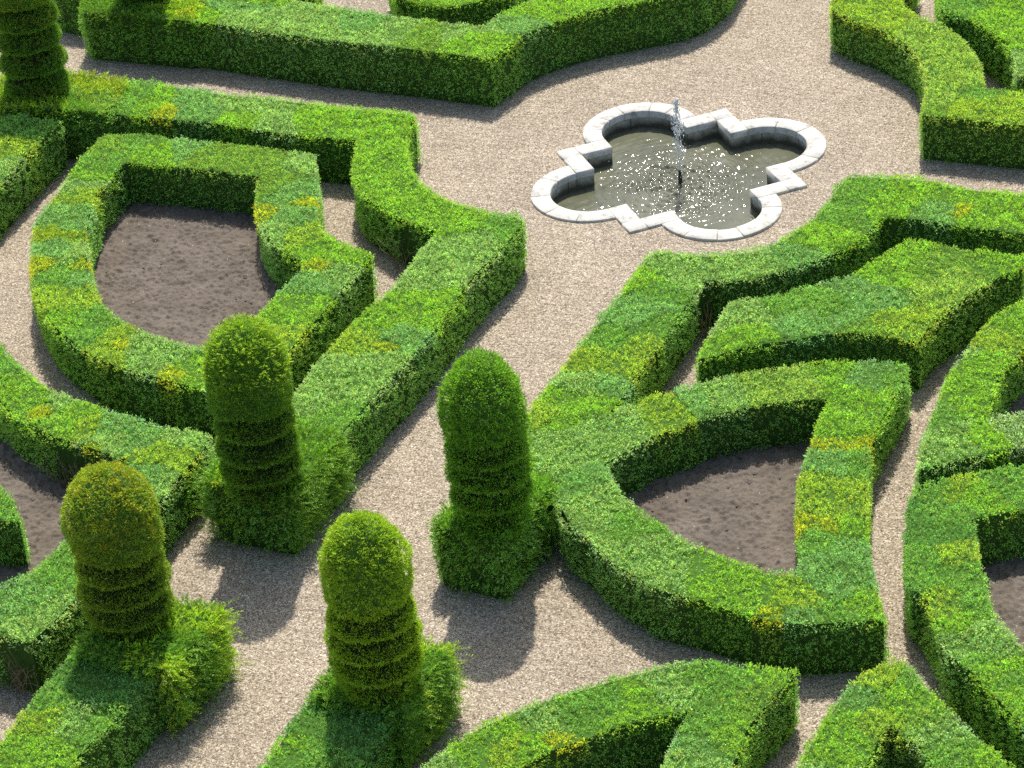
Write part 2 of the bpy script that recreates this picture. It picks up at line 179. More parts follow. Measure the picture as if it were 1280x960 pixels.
def inside(P, loops):
    r = np.zeros(len(P), bool)
    for lp in loops:
        a = lp; b = np.roll(lp, -1, 0)
        for i in range(len(a)):
            c = (a[i, 1] > P[:, 1]) != (b[i, 1] > P[:, 1])
            if not c.any(): continue
            xx = (b[i, 0] - a[i, 0]) * (P[c, 1] - a[i, 1]) / (b[i, 1] - a[i, 1]) + a[i, 0]
            idx = np.nonzero(c)[0]; r[idx[P[c, 0] < xx]] ^= True
    return r
def edge_dist(P, loops):
    """distance to the outline and outward direction"""
    d = np.full(len(P), 9.); nx = np.zeros((len(P), 2))
    for lp in loops:
        a = lp; b = np.roll(lp, -1, 0)
        for i in range(len(a)):
            e = b[i] - a[i]; L2 = e @ e
            if L2 < 1e-9: continue
            w = np.abs(P[:, 0] - a[i, 0]) < .3 + abs(e[0])
            idx = np.nonzero(w)[0]
            if not len(idx): continue
            q = P[idx] - a[i]; t = np.clip(q @ e / L2, 0, 1); v = q - t[:, None] * e; dd = np.hypot(v[:, 0], v[:, 1])
            m = dd < d[idx]; j = idx[m]; d[j] = dd[m]; nx[j] = -v[m] / np.maximum(dd[m], 1e-6)[:, None]
    return d, nx
def perimeter(loops):
    """list of (points, outward normals) per loop; the first loop is the outer one"""
    res = []
    for k, lp in enumerate(loops):
        s = 1 if area(lp) > 0 else -1
        if k: s = -s
        t = np.roll(lp, -1, 0) - np.roll(lp, 1, 0); t /= np.maximum(np.hypot(t[:, 0], t[:, 1]), 1e-6)[:, None]
        res.append((lp, np.stack([t[:, 1], -t[:, 0]], 1) * s))
    return res

# ------------------------------------------------------------------ materials
def new_mat(name):
    m = bpy.data.materials.new(name); m.use_nodes = True
    nt = m.node_tree; nt.nodes.clear()
    return m, nt
def N(nt, typ, **kw):
    n = nt.nodes.new(typ)
    for k, v in kw.items():
        if k in n.inputs: n.inputs[k].default_value = v
        else: setattr(n, k, v)
    return n
def ramp(nt, stops, fac):
    n = nt.nodes.new('ShaderNodeValToRGB'); e = n.color_ramp.elements
    while len(e) < len(stops): e.new(.5)
    for i, (p, c) in enumerate(stops): e[i].position = p; e[i].color = (*c, 1)
    nt.links.new(fac, n.inputs[0]); return n.outputs[0]

def leaf_material(name, rough, trans, spec):
    m, nt = new_mat(name)
    a = N(nt, 'ShaderNodeAttribute'); a.attribute_name = 'tint'
    geo = N(nt, 'ShaderNodeNewGeometry')
    hsv = N(nt, 'ShaderNodeHueSaturation')
    mr = N(nt, 'ShaderNodeMapRange'); mr.inputs['To Min'].default_value = .75; mr.inputs['To Max'].default_value = 1.28
    nt.links.new(geo.outputs['Random Per Island'], mr.inputs['Value'])
    nt.links.new(mr.outputs[0], hsv.inputs['Value']); nt.links.new(a.outputs['Color'], hsv.inputs['Color'])
    b = N(nt, 'ShaderNodeBsdfPrincipled'); b.inputs['Roughness'].default_value = rough
    b.inputs['Specular IOR Level'].default_value = spec
    nt.links.new(hsv.outputs[0], b.inputs['Base Color'])
    t = N(nt, 'ShaderNodeBsdfTranslucent')
    mx0 = N(nt, 'ShaderNodeMix', data_type='RGBA', blend_type='MULTIPLY'); mx0.inputs[0].default_value = 1
    mx0.inputs[7].default_value = (1.12, 1.15, .5, 1)
    nt.links.new(hsv.outputs[0], mx0.inputs[6]); nt.links.new(mx0.outputs[2], t.inputs['Color'])
    mx = N(nt, 'ShaderNodeMixShader'); mx.inputs[0].default_value = trans
    o = N(nt, 'ShaderNodeOutputMaterial')
    nt.links.new(b.outputs[0], mx.inputs[1]); nt.links.new(t.outputs[0], mx.inputs[2]); nt.links.new(mx.outputs[0], o.inputs[0])
    return m
M_BOX = leaf_material('box_leaf', .42, .5, .5)
M_YEW = leaf_material('yew_needle', .45, .45, .4)

def plain(name, col, rough=.8, spec=.3, metallic=0):
    m, nt = new_mat(name); b = N(nt, 'ShaderNodeBsdfPrincipled'); o = N(nt, 'ShaderNodeOutputMaterial')
    tc = N(nt, 'ShaderNodeTexCoord'); nz = N(nt, 'ShaderNodeTexNoise', Scale=30., Detail=5.)
    nt.links.new(tc.outputs['Object'], nz.inputs['Vector'])
    c = ramp(nt, [(.3, tuple(x * .7 for x in col)), (.7, tuple(min(1, x * 1.25) for x in col))], nz.outputs[0])
    nt.links.new(c, b.inputs['Base Color'])
    b.inputs['Roughness'].default_value = rough; b.inputs['Specular IOR Level'].default_value = spec; b.inputs['Metallic'].default_value = metallic
    nt.links.new(b.outputs[0], o.inputs[0]); return m
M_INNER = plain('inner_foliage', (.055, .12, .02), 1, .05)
M_SIDE = plain('shaded_inner_growth', (.040, .085, .017), 1, .03)  # flank copy of the inner foliage, shade put into its darker colour
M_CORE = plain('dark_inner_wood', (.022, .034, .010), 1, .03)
M_TWIG = plain('twig_bark', (.22, .165, .11), .9, .1)
M_BRONZE = plain('dark_bronze', (.03, .028, .024), .45, .5, .4)

def gravel_material():
    m, nt = new_mat('gravel'); L = nt.links.new
    tc = N(nt, 'ShaderNodeTexCoord'); b = N(nt, 'ShaderNodeBsdfPrincipled'); o = N(nt, 'ShaderNodeOutputMaterial')
    v = N(nt, 'ShaderNodeTexVoronoi', Scale=60.); L(tc.outputs['Object'], v.inputs['Vector'])
    v2 = N(nt, 'ShaderNodeTexVoronoi', Scale=95.); L(tc.outputs['Object'], v2.inputs['Vector'])
    sx = N(nt, 'ShaderNodeSeparateColor'); L(v.outputs['Color'], sx.inputs[0])
    sy = N(nt, 'ShaderNodeSeparateColor'); L(v2.outputs['Color'], sy.inputs[0])
    c1 = ramp(nt, [(0, (.07, .054, .040)), (.25, (.215, .172, .125)), (.55, (.34, .282, .212)), (.85, (.47, .405, .32)), (1, (.72, .67, .58))], sx.outputs[0])
    c2 = ramp(nt, [(0, (.06, .048, .038)), (.35, (.25, .195, .145)), (.7, (.39, .33, .255)), (1, (.68, .63, .55))], sy.outputs[1])
    mx = N(nt, 'ShaderNodeMix', data_type='RGBA'); mx.inputs[0].default_value = .45; L(c1, mx.inputs[6]); L(c2, mx.inputs[7])
    # faint large patches of finer, greyer grit
    nz = N(nt, 'ShaderNodeTexNoise', Scale=.9, Detail=6., Roughness=.6); L(tc.outputs['Object'], nz.inputs['Vector'])
    pc = ramp(nt, [(.3, (.94, .91, .85)), (.7, (1.22, 1.19, 1.12))], nz.outputs[0])
    mm = N(nt, 'ShaderNodeMix', data_type='RGBA', blend_type='MULTIPLY'); mm.inputs[0].default_value = 1; L(mx.outputs[2], mm.inputs[6]); L(pc, mm.inputs[7])
    # thin scuffs and rake scratches, only in trodden patches
    n4 = N(nt, 'ShaderNodeTexNoise', Scale=1.3, Detail=3., Roughness=.5, Distortion=1.6); L(tc.outputs['Object'], n4.inputs['Vector'])
    su = N(nt, 'ShaderNodeMath', operation='SUBTRACT'); su.inputs[1].default_value = .5; L(n4.outputs[0], su.inputs[0])
    ab = N(nt, 'ShaderNodeMath', operation='ABSOLUTE'); L(su.outputs[0], ab.inputs[0])
    r1 = N(nt, 'ShaderNodeMapRange'); L(ab.outputs[0], r1.inputs['Value']); r1.inputs['From Max'].default_value = .012; r1.inputs['To Min'].default_value = 1; r1.inputs['To Max'].default_value = 0
    n5 = N(nt, 'ShaderNodeTexNoise', Scale=.8, Detail=4.); L(tc.outputs['Object'], n5.inputs['Vector'])
    r2 = N(nt, 'ShaderNodeMapRange'); L(n5.outputs[0], r2.inputs['Value']); r2.inputs['From Min'].default_value = .50; r2.inputs['From Max'].default_value = .60
    sc = N(nt, 'ShaderNodeMath', operation='MULTIPLY'); L(r1.outputs[0], sc.inputs[0]); L(r2.outputs[0], sc.inputs[1])
    s5 = N(nt, 'ShaderNodeMath', operation='MULTIPLY'); s5.inputs[1].default_value = .45; L(sc.outputs[0], s5.inputs[0])
    m5 = N(nt, 'ShaderNodeMix', data_type='RGBA'); L(s5.outputs[0], m5.inputs[0]); L(mm.outputs[2], m5.inputs[6]); m5.inputs[7].default_value = (.15, .12, .09, 1)
    mm = m5
    L(mm.outputs[2], b.inputs['Base Color']); b.inputs['Roughness'].default_value = .85; b.inputs['Specular IOR Level'].default_value = .25
    # relief: pebbles, then soft scuffs and rake marks
    inv = N(nt, 'ShaderNodeMath', operation='MULTIPLY'); inv.inputs[1].default_value = -1; L(v.outputs['Distance'], inv.inputs[0])
    bp = N(nt, 'ShaderNodeBump', Strength=1., Distance=.013); L(inv.outputs[0], bp.inputs['Height'])
    mp = N(nt, 'ShaderNodeMapping'); mp.inputs['Rotation'].default_value = (0, 0, .5); mp.inputs['Scale'].default_value = (9, 2.2, 1)
    L(tc.outputs['Object'], mp.inputs[0])
    n2 = N(nt, 'ShaderNodeTexNoise', Scale=1.1, Detail=5., Roughness=.62, Distortion=1.2); L(mp.outputs[0], n2.inputs['Vector'])
    b2 = N(nt, 'ShaderNodeBump', Strength=.8, Distance=.05); L(n2.outputs[0], b2.inputs['Height'])
    L(bp.outputs[0], b2.inputs['Normal']); L(b2.outputs[0], b.inputs['Normal'])
    L(b.outputs[0], o.inputs[0]); return m
M_GRAVEL = gravel_material()

def soil_material():
    m, nt = new_mat('dug_soil'); L = nt.links.new
    tc = N(nt, 'ShaderNodeTexCoord'); b = N(nt, 'ShaderNodeBsdfPrincipled'); o = N(nt, 'ShaderNodeOutputMaterial')
    n1 = N(nt, 'ShaderNodeTexNoise', Scale=2.2, Detail=8., Roughness=.65); L(tc.outputs['Object'], n1.inputs['Vector'])
    c = ramp(nt, [(.3, (.112, .092, .073)), (.7, (.192, .161, .131))], n1.outputs[0])
    v = N(nt, 'ShaderNodeTexVoronoi', Scale=17.); L(tc.outputs['Object'], v.inputs['Vector'])
    gt = N(nt, 'ShaderNodeMath', operation='LESS_THAN'); gt.inputs[1].default_value = .13; L(v.outputs['Distance'], gt.inputs[0])
    sx = N(nt, 'ShaderNodeSeparateColor'); L(v.outputs['Color'], sx.inputs[0])
    g2 = N(nt, 'ShaderNodeMath', operation='GREATER_THAN'); g2.inputs[1].default_value = .93; L(sx.outputs[0], g2.inputs[0])
    g3 = N(nt, 'ShaderNodeMath', operation='MULTIPLY'); L(gt.outputs[0], g3.inputs[0]); L(g2.outputs[0], g3.inputs[1])
    mx = N(nt, 'ShaderNodeMix', data_type='RGBA'); L(g3.outputs[0], mx.inputs[0]); L(c, mx.inputs[6]); mx.inputs[7].default_value = (.5, .42, .33, 1)
    L(mx.outputs[2], b.inputs['Base Color']); b.inputs['Roughness'].default_value = .95; b.inputs['Specular IOR Level'].default_value = .1
    n3 = N(nt, 'ShaderNodeTexNoise', Scale=55., Detail=6., Roughness=.7); L(tc.outputs['Object'], n3.inputs['Vector'])
    bp = N(nt, 'ShaderNodeBump', Strength=1., Distance=.016); L(n3.outputs[0], bp.inputs['Height']); L(bp.outputs[0], b.inputs['Normal'])
    L(b.outputs[0], o.inputs[0]); return m
M_SOIL = soil_material()

def stone_material(name, lo, hi, grime, gscale, waterline=False):
    m, nt = new_mat(name); L = nt.links.new
    tc = N(nt, 'ShaderNodeTexCoord'); b = N(nt, 'ShaderNodeBsdfPrincipled'); o = N(nt, 'ShaderNodeOutputMaterial')
    geo = N(nt, 'ShaderNodeNewGeometry')
    n1 = N(nt, 'ShaderNodeTexNoise', Scale=5., Detail=8., Roughness=.65); L(geo.outputs['Position'], n1.inputs['Vector'])
    c = ramp(nt, [(.3, lo), (.7, hi)], n1.outputs[0])
    n2 = N(nt, 'ShaderNodeTexNoise', Scale=gscale, Detail=10., Roughness=.75); L(geo.outputs['Position'], n2.inputs['Vector'])
    g = ramp(nt, [(.52, (0, 0, 0)), (.70, (1, 1, 1))], n2.outputs[0])
    mx = N(nt, 'ShaderNodeMix', data_type='RGBA'); L(g, mx.inputs[0]); L(c, mx.inputs[6]); mx.inputs[7].default_value = (*grime, 1)
    last = mx.outputs[2]
    if waterline:     # algae and damp staining that climbs the wall from the water
        sp = N(nt, 'ShaderNodeSeparateXYZ'); L(geo.outputs['Position'], sp.inputs[0])
        n3 = N(nt, 'ShaderNodeTexNoise', Scale=7., Detail=7.); L(geo.outputs['Position'], n3.inputs['Vector'])
        ad = N(nt, 'ShaderNodeMath', operation='MULTIPLY_ADD'); ad.inputs[1].default_value = -.16; L(n3.outputs[0], ad.inputs[0]); L(sp.outputs['Z'], ad.inputs[2])
        w = N(nt, 'ShaderNodeMapRange'); L(ad.outputs[0], w.inputs['Value'])
        w.inputs['From Min'].default_value = -.25; w.inputs['From Max'].default_value = -.16; w.inputs['To Min'].default_value = 1; w.inputs['To Max'].default_value = 0
        m2 = N(nt, 'ShaderNodeMix', data_type='RGBA'); L(w.outputs[0], m2.inputs[0]); L(last, m2.inputs[6]); m2.inputs[7].default_value = (.075, .07, .045, 1)
        last = m2.outputs[2]
    L(last, b.inputs['Base Color']); b.inputs['Roughness'].default_value = .85; b.inputs['Specular IOR Level'].default_value = .25
    bp = N(nt, 'ShaderNodeBump', Strength=.35, Distance=.006); L(n2.outputs[0], bp.inputs['Height']); L(bp.outputs[0], b.inputs['Normal'])
    L(b.outputs[0], o.inputs[0]); return m
M_COPING = stone_material('limestone_coping', (.40, .385, .34), (.64, .62, .56), (.19, .175, .14), 9)
M_WALL = stone_material('basin_wall_stone', (.29, .28, .24), (.46, .44, .38), (.12, .11, .085), 11, True)
M_FLOOR = plain('basin_floor_silt', (.06, .065, .035), .9)

def water_material():
    m, nt = new_mat('pond_water'); L = nt.links.new
    b = N(nt, 'ShaderNodeBsdfPrincipled'); o = N(nt, 'ShaderNodeOutputMaterial'); tc = N(nt, 'ShaderNodeTexCoord')
    n1 = N(nt, 'ShaderNodeTexNoise', Scale=1.6, Detail=4.); L(tc.outputs['Object'], n1.inputs['Vector'])
    c = ramp(nt, [(.35, (.088, .092, .055)), (.65, (.140, .142, .095))], n1.outputs[0]); L(c, b.inputs['Base Color'])
    b.inputs['Roughness'].default_value = .09; b.inputs['IOR'].default_value = 1.33; b.inputs['Specular IOR Level'].default_value = .6
    n2 = N(nt, 'ShaderNodeTexNoise', Scale=42., Detail=3., Roughness=.5); L(tc.outputs['Object'], n2.inputs['Vector'])
    bp = N(nt, 'ShaderNodeBump', Strength=.3, Distance=.01); L(n2.outputs[0], bp.inputs['Height']); L(bp.outputs[0], b.inputs['Normal'])
    L(b.outputs[0], o.inputs[0]); return m
M_WATER = water_material()
def spray_material():
    m, nt = new_mat('water_spray'); L = nt.links.new
    b = N(nt, 'ShaderNodeBsdfPrincipled'); o = N(nt, 'ShaderNodeOutputMaterial')
    b.inputs['Base Color'].default_value = (.9, .93, .95, 1); b.inputs['Roughness'].default_value = .12
    b.inputs['Transmission Weight'].default_value = .25; b.inputs['IOR'].default_value = 1.33
    L(b.outputs[0], o.inputs[0]); return m
M_SPRAY = spray_material()

# ------------------------------------------------------------------ foliage
PAL0 = {'G': (.126, .222, .055), 'L': (.158, .258, .036), 'YL': (.196, .268, .040), 'Y': (.240, .285, .022), 'YO': (.172, .215, .022),
       'YP': (.190, .275, .065), 'O': (.142, .215, .045), 'P': (.180, .264, .105), 'B': (.138, .232, .098), 'D': (.088, .178, .052), 'W': (.20, .32, .15),  # P is pale from leaf gloss painted into the tint
       'yg': (.085, .165, .018), 'yd': (.065, .140, .018), 'ygold': (.20, .215, .018), 'ylime': (.170, .245, .018), 'ybright': (.096, .190, .018)}
PAL = {k: tuple(min(.68, q * (2.4 if k[0] == 'y' else 2.65)) for q in v) for k, v in PAL0.items()}
SEED = [s.split(',') for s in SEEDS.split()]
SXY = np.array([(float(a), float(b)) for a, b, _ in SEED]); SC = [c for _, _, c in SEED]

def unit(v): return v / np.maximum(np.linalg.norm(v, axis=1), 1e-9)[:, None]
def leaves(P, D, L, Wd, col, fold=.25):
    """one folded diamond blade per row: base P, direction D, length L, width Wd"""
    n = len(P); r = rng.normal(size=(n, 3)); w = unit(np.cross(D, r)); u = np.cross(w, D)
    L = np.broadcast_to(L, (n,))[:, None]; Wd = np.broadcast_to(Wd, (n,))[:, None]
    mid = P + D * L * .45 + u * Wd * fold
    V = np.stack([P, mid - w * Wd * .5, P + D * L, mid + w * Wd * .5], 1)
    return V.reshape(-1, 3), np.arange(n * 4).reshape(-1, 4), None, col
def tufts(P, Nn, col, k=5, L=.026, Wd=.014, spread=.75, jit=.013, up=.25, var=.17, depth=.010):
    n = len(P)
    cv = col * np.exp(rng.normal(0, var, (n, 1))) * (1 + rng.normal(0, .05, (n, 3)))
    ax = Nn + np.array([0, 0, up]) * (1 - np.abs(Nn[:, 2:3])) + rng.normal(0, .22, (n, 3)); ax = unit(ax)
    c = P + Nn * rng.normal(0, depth, (n, 1)) - ax * L * .6
    c = np.repeat(c, k, 0) + rng.normal(0, jit, (n * k, 3)); a = np.repeat(ax, k, 0)
    d = unit(a + spread * unit(rng.normal(size=(n * k, 3))))
    ll = L * rng.uniform(.7, 1.25, n * k)
    return leaves(c, d, ll, Wd * rng.uniform(.75, 1.25, n * k), np.repeat(cv, k, 0))
def shoots(P, D, L, col, needles=16, nl=.026, nw=.0085, droop=.22):
    """long yew shoots: a curving stem with needles on both sides"""
    n = len(P); t = (np.arange(needles) + 1) / needles
    L = np.broadcast_to(L, (n,))
    T = t[None, :, None]
    pos = P[:, None] + D[:, None] * (L[:, None, None] * T) + np.array([0, 0, -1.]) * (droop * L[:, None, None] * T ** 2)
    side = unit(np.cross(D, np.array([0, 0, 1.]) + rng.normal(0, .3, (n, 3))))
    sg = np.where(np.arange(needles) % 2 == 0, 1., -1.)[None, :, None]
    dd = D[:, None] * .75 + side[:, None] * sg * .8 + rng.normal(0, .15, (n, needles, 3))
    dd = unit(dd.reshape(-1, 3))
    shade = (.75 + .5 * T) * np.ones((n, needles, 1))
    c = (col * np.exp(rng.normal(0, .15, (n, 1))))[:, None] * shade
    return leaves(pos.reshape(-1, 3), dd, nl * rng.uniform(.8, 1.3, n * needles), nw * rng.uniform(.8, 1.3, n * needles), c.reshape(-1, 3), .1)

def plant_tints(loops, default):
    """one plant every half metre: hand-noted tints first, then plants filling the gaps"""
    o = loops[0]; lo = o.min(0) - .3; hi = o.max(0) + .3
    m = (SXY > lo).all(1) & (SXY < hi).all(1)
    P = SXY[m]; C = [SC[i] for i in np.nonzero(m)[0]]
    if len(P):
        k = inside(P, loops) | (edge_dist(P, loops)[0] < .06); P = P[k]; C = [c for c, q in zip(C, k) if q]
    P = list(map(tuple, P)); C = list(C)
    tries = rng.uniform(lo, hi, (1500, 2)); tries = tries[inside(tries, loops)]
    for q in tries:
        if all((q[0] - a) ** 2 + (q[1] - b) ** 2 > .36 for a, b in P): P.append(tuple(q)); C.append(default[rng.integers(len(default))])
    return np.array(P), np.array([PAL[c] for c in C]), C, rng.normal(0, .011, len(P))
def tint_at(XY, plants, lift=False):
    P, C = plants[:2]
    q = XY + np.stack([snoise(XY, .22, 11), snoise(XY, .22, 12)], 1) * .024 + rng.normal(0, .012, XY.shape)
    best = np.full(len(q), 1e9); second = best.copy(); idx = np.zeros(len(q), int)
    for i in range(len(P)):
        d = ((q - P[i]) ** 2).sum(1) * (2.6 if plants[2][i] in ('Y', 'YO') else 1.); m = d < best; second = np.where(m, best, np.minimum(second, d)); best[m] = d[m]; idx[m] = i
    c = C[idx]
    if lift: return plants[3][idx] - .014 * np.exp(-((np.sqrt(second) - np.sqrt(best)) / .035) ** 2) if len(plants) > 3 else 0.
    f = snoise(XY, .5, 21)[:, None]                                  # soft drift of colour inside one plant
    return c * (1 + .10 * f) * (1 + np.array([.10, 0, -.1]) * snoise(XY, .13, 22)[:, None])

def mute(c, f):   # flanks fade to plainer green, brightened in the colour to lift their shade
    g = np.array(PAL['G']) * 1.25; return c * (1 - f[:, None]) + g * f[:, None]
AREA = [0., 0]
def topiary_surface(loops, h, plants, body, dens_top, dens_side, tuft_kw, z0=.0, bare=(), rough=1., far=1.):
    """undercoat + leaf tufts over a clipped prism with the given outline"""
    # undercoat
    ins = .035
    def off(lp, nn, d): return lp - nn * d
    per = perimeter(loops)
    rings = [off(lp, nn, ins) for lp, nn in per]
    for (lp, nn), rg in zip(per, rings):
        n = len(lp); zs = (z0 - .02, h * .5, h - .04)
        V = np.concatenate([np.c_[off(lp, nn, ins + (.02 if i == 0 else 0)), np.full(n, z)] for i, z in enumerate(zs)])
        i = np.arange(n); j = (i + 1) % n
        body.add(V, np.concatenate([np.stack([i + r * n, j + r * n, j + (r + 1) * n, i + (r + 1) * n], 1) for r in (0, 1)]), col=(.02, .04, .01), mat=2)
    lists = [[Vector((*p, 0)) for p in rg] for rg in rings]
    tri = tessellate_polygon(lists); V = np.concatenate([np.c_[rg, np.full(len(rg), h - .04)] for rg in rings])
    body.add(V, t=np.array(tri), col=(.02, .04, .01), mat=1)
    # top
    lo = loops[0].min(0); hi = loops[0].max(0); bb = (hi - lo).prod()
    n = int(bb * dens_top * far); P = rng.uniform(lo, hi, (n, 2)); P = P[inside(P, loops)]
    AREA[0] += len(P) / dens_top / far
    d, nx = edge_dist(P, loops)
    rr = .05; e = np.clip(d / rr, 0, 1); drop = rr * (1 - np.sqrt(np.clip(1 - (1 - e) ** 2, 0, 1)))
    z = h - drop + rough * (.015 * snoise(P, .8, 31) + .009 * snoise(P, .22, 32))
    z = z + tint_at(P, plants, True)
    Nn = unit(np.c_[nx * ((1 - e) * .9)[:, None], np.ones(len(P))] + rng.normal(0, .05, (len(P), 3)))
    c = tint_at(P, plants)
    # shoots missed by the shears stand proud, mostly along the rim
    body.add(*tufts(np.c_[P, z], Nn, c, **tuft_kw))
    m = rng.random(len(P)) < .012 + .05 * (d < .06)
    if m.any():
        kw = dict(tuft_kw); kw['L'] = tuft_kw['L'] * 1.45; kw['spread'] = .45; kw['k'] = 4
        body.add(*tufts(np.c_[P[m], z[m] + .018], Nn[m], c[m] * 1.15, **kw))
    # sides
    for lp, nn in per:
        seg = np.roll(lp, -1, 0) - lp; sl = np.hypot(seg[:, 0], seg[:, 1]); cum = np.cumsum(sl); n = int(cum[-1] * h * dens_side * far)
        AREA[0] += cum[-1] * h
        s = rng.uniform(0, cum[-1], n); i = np.minimum(np.searchsorted(cum, s), len(lp) - 1); t = 1 - (cum[i] - s) / np.maximum(sl[i], 1e-6)
        Q = lp[i] + seg[i] * t[:, None]; q2 = unit(nn[i] * (1 - t[:, None]) + nn[(i + 1) % len(lp)] * t[:, None])
        zz = rng.uniform(z0, h - .02, n)
        keep = rng.random(n) < np.clip(.45 + zz / .25, 0, 1)              # thin, leggy foot
        for bx, by, br in bare:
            dd = np.hypot(Q[:, 0] - bx, Q[:, 1] - by)
            k = np.clip((br * 1.1 - dd) / (br * .4), 0, 1) * (zz < h * .80 + .05 * snoise(Q, .15, 5)) * (zz > .02)
            keep &= rng.random(n) > k * .97
        Q, q2, zz = Q[keep], q2[keep], zz[keep]
        P3 = np.c_[Q, zz]; off_ = .013 * snoise(P3, .55, 41) + .010 * snoise(P3, .18, 42) - .03 * np.clip((.15 - zz) / .15, 0, 1)
        # holes: tufts fall deeper where the growth is thin
        hole = snoise(P3, .3, 43) > 1.35
        off_ = off_ * rough - .05 * hole
        for _ in range(int(cum[-1] / 1.9)):
            cs = rng.uniform(0, cum[-1]); ci = min(np.searchsorted(cum, cs), len(lp) - 1); cp = lp[ci]; z1 = rng.uniform(.1, .45); z2 = z1 + rng.uniform(.12, .4)
            dd = np.hypot(*(P3[:, :2] - cp).T) + .012 * snoise(P3, .12, 44); k = (dd < rng.uniform(.012, .032)) & (P3[:, 2] > z1) & (P3[:, 2] < z2); off_ = off_ - .07 * k
        P3[:, :2] += q2 * off_[:, None]
        body.add(*tufts(P3, unit(np.c_[q2, np.full(len(q2), .05)]), mute(tint_at(Q, plants), np.clip((h - .08 - zz) / .25, 0, .75)), **tuft_kw))

BOX = dict(k=5, L=.0215, Wd=.0130, spread=.85, jit=.0105, up=.35, var=.15, depth=.009)
def twigs(bx, by, br, loops, parent):
    """crooked bare stems that show where the face has lost its leaves"""
    d, nx = edge_dist(np.array([[bx, by]]), loops); nv = nx[0] * (1 if inside(np.array([[bx, by]]), loops)[0] else -1)
    tv = np.array([-nv[1], nv[0]]); c = np.array([bx, by]) + nv * d[0]
    B = Parts()
    for _ in range(int(17 * br / .2)):
        s = rng.uniform(-br, br) * .8; p = np.array([*(c + tv * s - nv * rng.uniform(.0, .035)), rng.uniform(.0, .12)])
        dirn = np.array([*(tv * rng.normal(0, .55)), 1.]); pts = [p.copy()]
        for k in range(6):
            dirn = dirn + np.array([*(tv * rng.normal(0, .35) + nv * rng.normal(0, .08)), rng.normal(0, .12)]); dirn /= np.linalg.norm(dirn)
            p = p + dirn * rng.uniform(.05, .10); p[2] = min(p[2], .56); pts.append(p.copy())
        tube(B, pts, rng.uniform(.0022, .0055), 5)
    return B.build('bare_stems', [M_TWIG], parent)
def tube(B, pts, r, n=6, taper=.6, mat=0, cap=True):
    pts = np.array(pts); m = len(pts); V = []
    for i, p in enumerate(pts):
        d = pts[min(i + 1, m - 1)] - pts[max(i - 1, 0)]; d = d / np.linalg.norm(d)
        a = np.cross(d, (.3, .9, .2)); a /= np.linalg.norm(a); b = np.cross(d, a); rad = r * (1 - (1 - taper) * i / (m - 1))
        th = np.arange(n) * 2 * math.pi / n
        V.append(p + rad * (np.cos(th)[:, None] * a + np.sin(th)[:, None] * b))
    V = np.concatenate(V); i = np.arange(n); j = (i + 1) % n
    B.add(V, np.concatenate([np.stack([i + k * n, j + k * n, j + (k + 1) * n, i + (k + 1) * n], 1) for k in range(m - 1)]), mat=mat)

def loops_of(key):
    o, i = POLY[key]; res = [resample(smooth_loop(o), .045)]
    if i: res.append(resample(smooth_loop(i), .045))
    return res
HEDGE_LOOPS = {k: loops_of(k) for k in POLY}
HEDGES = {   # outline: (name, label, group, default tints)
 'border': ('box_hedge', 'tall box hedge along the top edge, bending away behind the fountain', 'PLB'),
 'path_left': ('box_hedge', 'lime green box hedge with a concave bay facing the fountain, left of the central path', 'LPG'),
 'ring_left': ('box_hedge', 'closed box hedge ring with many yellow patches round the bare soil bed, upper left', 'PGLY'),
 'corner_left': ('box_hedge', 'box hedge corner at the left picture edge below the ringed yew', 'GLP'),
 'ring_lower_left': ('box_hedge', 'curved box hedge with bare brown stems showing, behind the golden-topped yew, lower left', 'PGB'),
 'stub_left': ('box_hedge', 'short rounded hedge end beside dark soil at the left picture edge', 'GG'),
 'path_lower_left': ('box_hedge', 'straight box hedge running out of the bottom left corner from the orange-tinted yew', 'GL'),
 'path_lower_mid': ('box_hedge', 'shadowed green box hedge leaving the bottom of the picture in front of the lime yew', 'DG'),
 'triangle': ('box_hedge', 'pointed box hedge with two arms at the bottom centre of the picture', 'GLP'),
 'chevron': ('box_hedge', 'arrow-shaped box hedge at the bottom right, its point towards the narrow gravel path', 'LPG'),
 'path_right': ('box_hedge', 'large box hedge joined to a leaf-shaped loop round a triangular soil bed', 'PGL'),
 'wedge': ('box_hedge', 'solid wedge-shaped box hedge block with a broad flat top, right of the centre', 'GLP'),
 'scurve': ('box_hedge', 'pale box hedge curving round the gravel at the upper right of the fountain', ['YP', 'YL']),
 'top_right': ('box_hedge', 'bright green hedge block in the top right corner inside the curved hedge', 'GL'),
 'blade_right': ('box_hedge', 'curved blade-shaped box hedge with a pale silvery patch at the right picture edge', 'LG'),
 'ring_right': ('box_hedge', 'box hedge loop with a gap in its side, right of the narrow gravel path', 'GLP'),
 'behind': ('box_hedge', 'hedge end cut by the top picture edge, inside the bend of the tall border hedge', 'GL'),
 'far_a': ('box_hedge', 'far hedge end at the top picture edge between the two topiary blocks', 'GG'),
 'far_b': ('box_hedge', 'low yellowish hedge end just showing at the top edge beyond the tall border hedge', ['O', 'YL']),
}
for key, (nm, label, pal) in HEDGES.items():
    hz = HEIGHT.get(key, HZ); lp = HEDGE_LOOPS[key]; plants = plant_tints(lp, list(pal))
    B = Parts(); near = [b for b in BARE if edge_dist(np.array([b[:2]]), lp)[0][0] < .12]
    topiary_surface(lp, hz, plants, B, 1280, 960, BOX, bare=near)
    o = B.build(nm, [M_BOX, M_INNER, M_SIDE]); tag(o, label, 'hedge', 'clipped box hedges of the knot garden')
    for b in near: twigs(*b, lp, o)
    AREA[1] += B.n

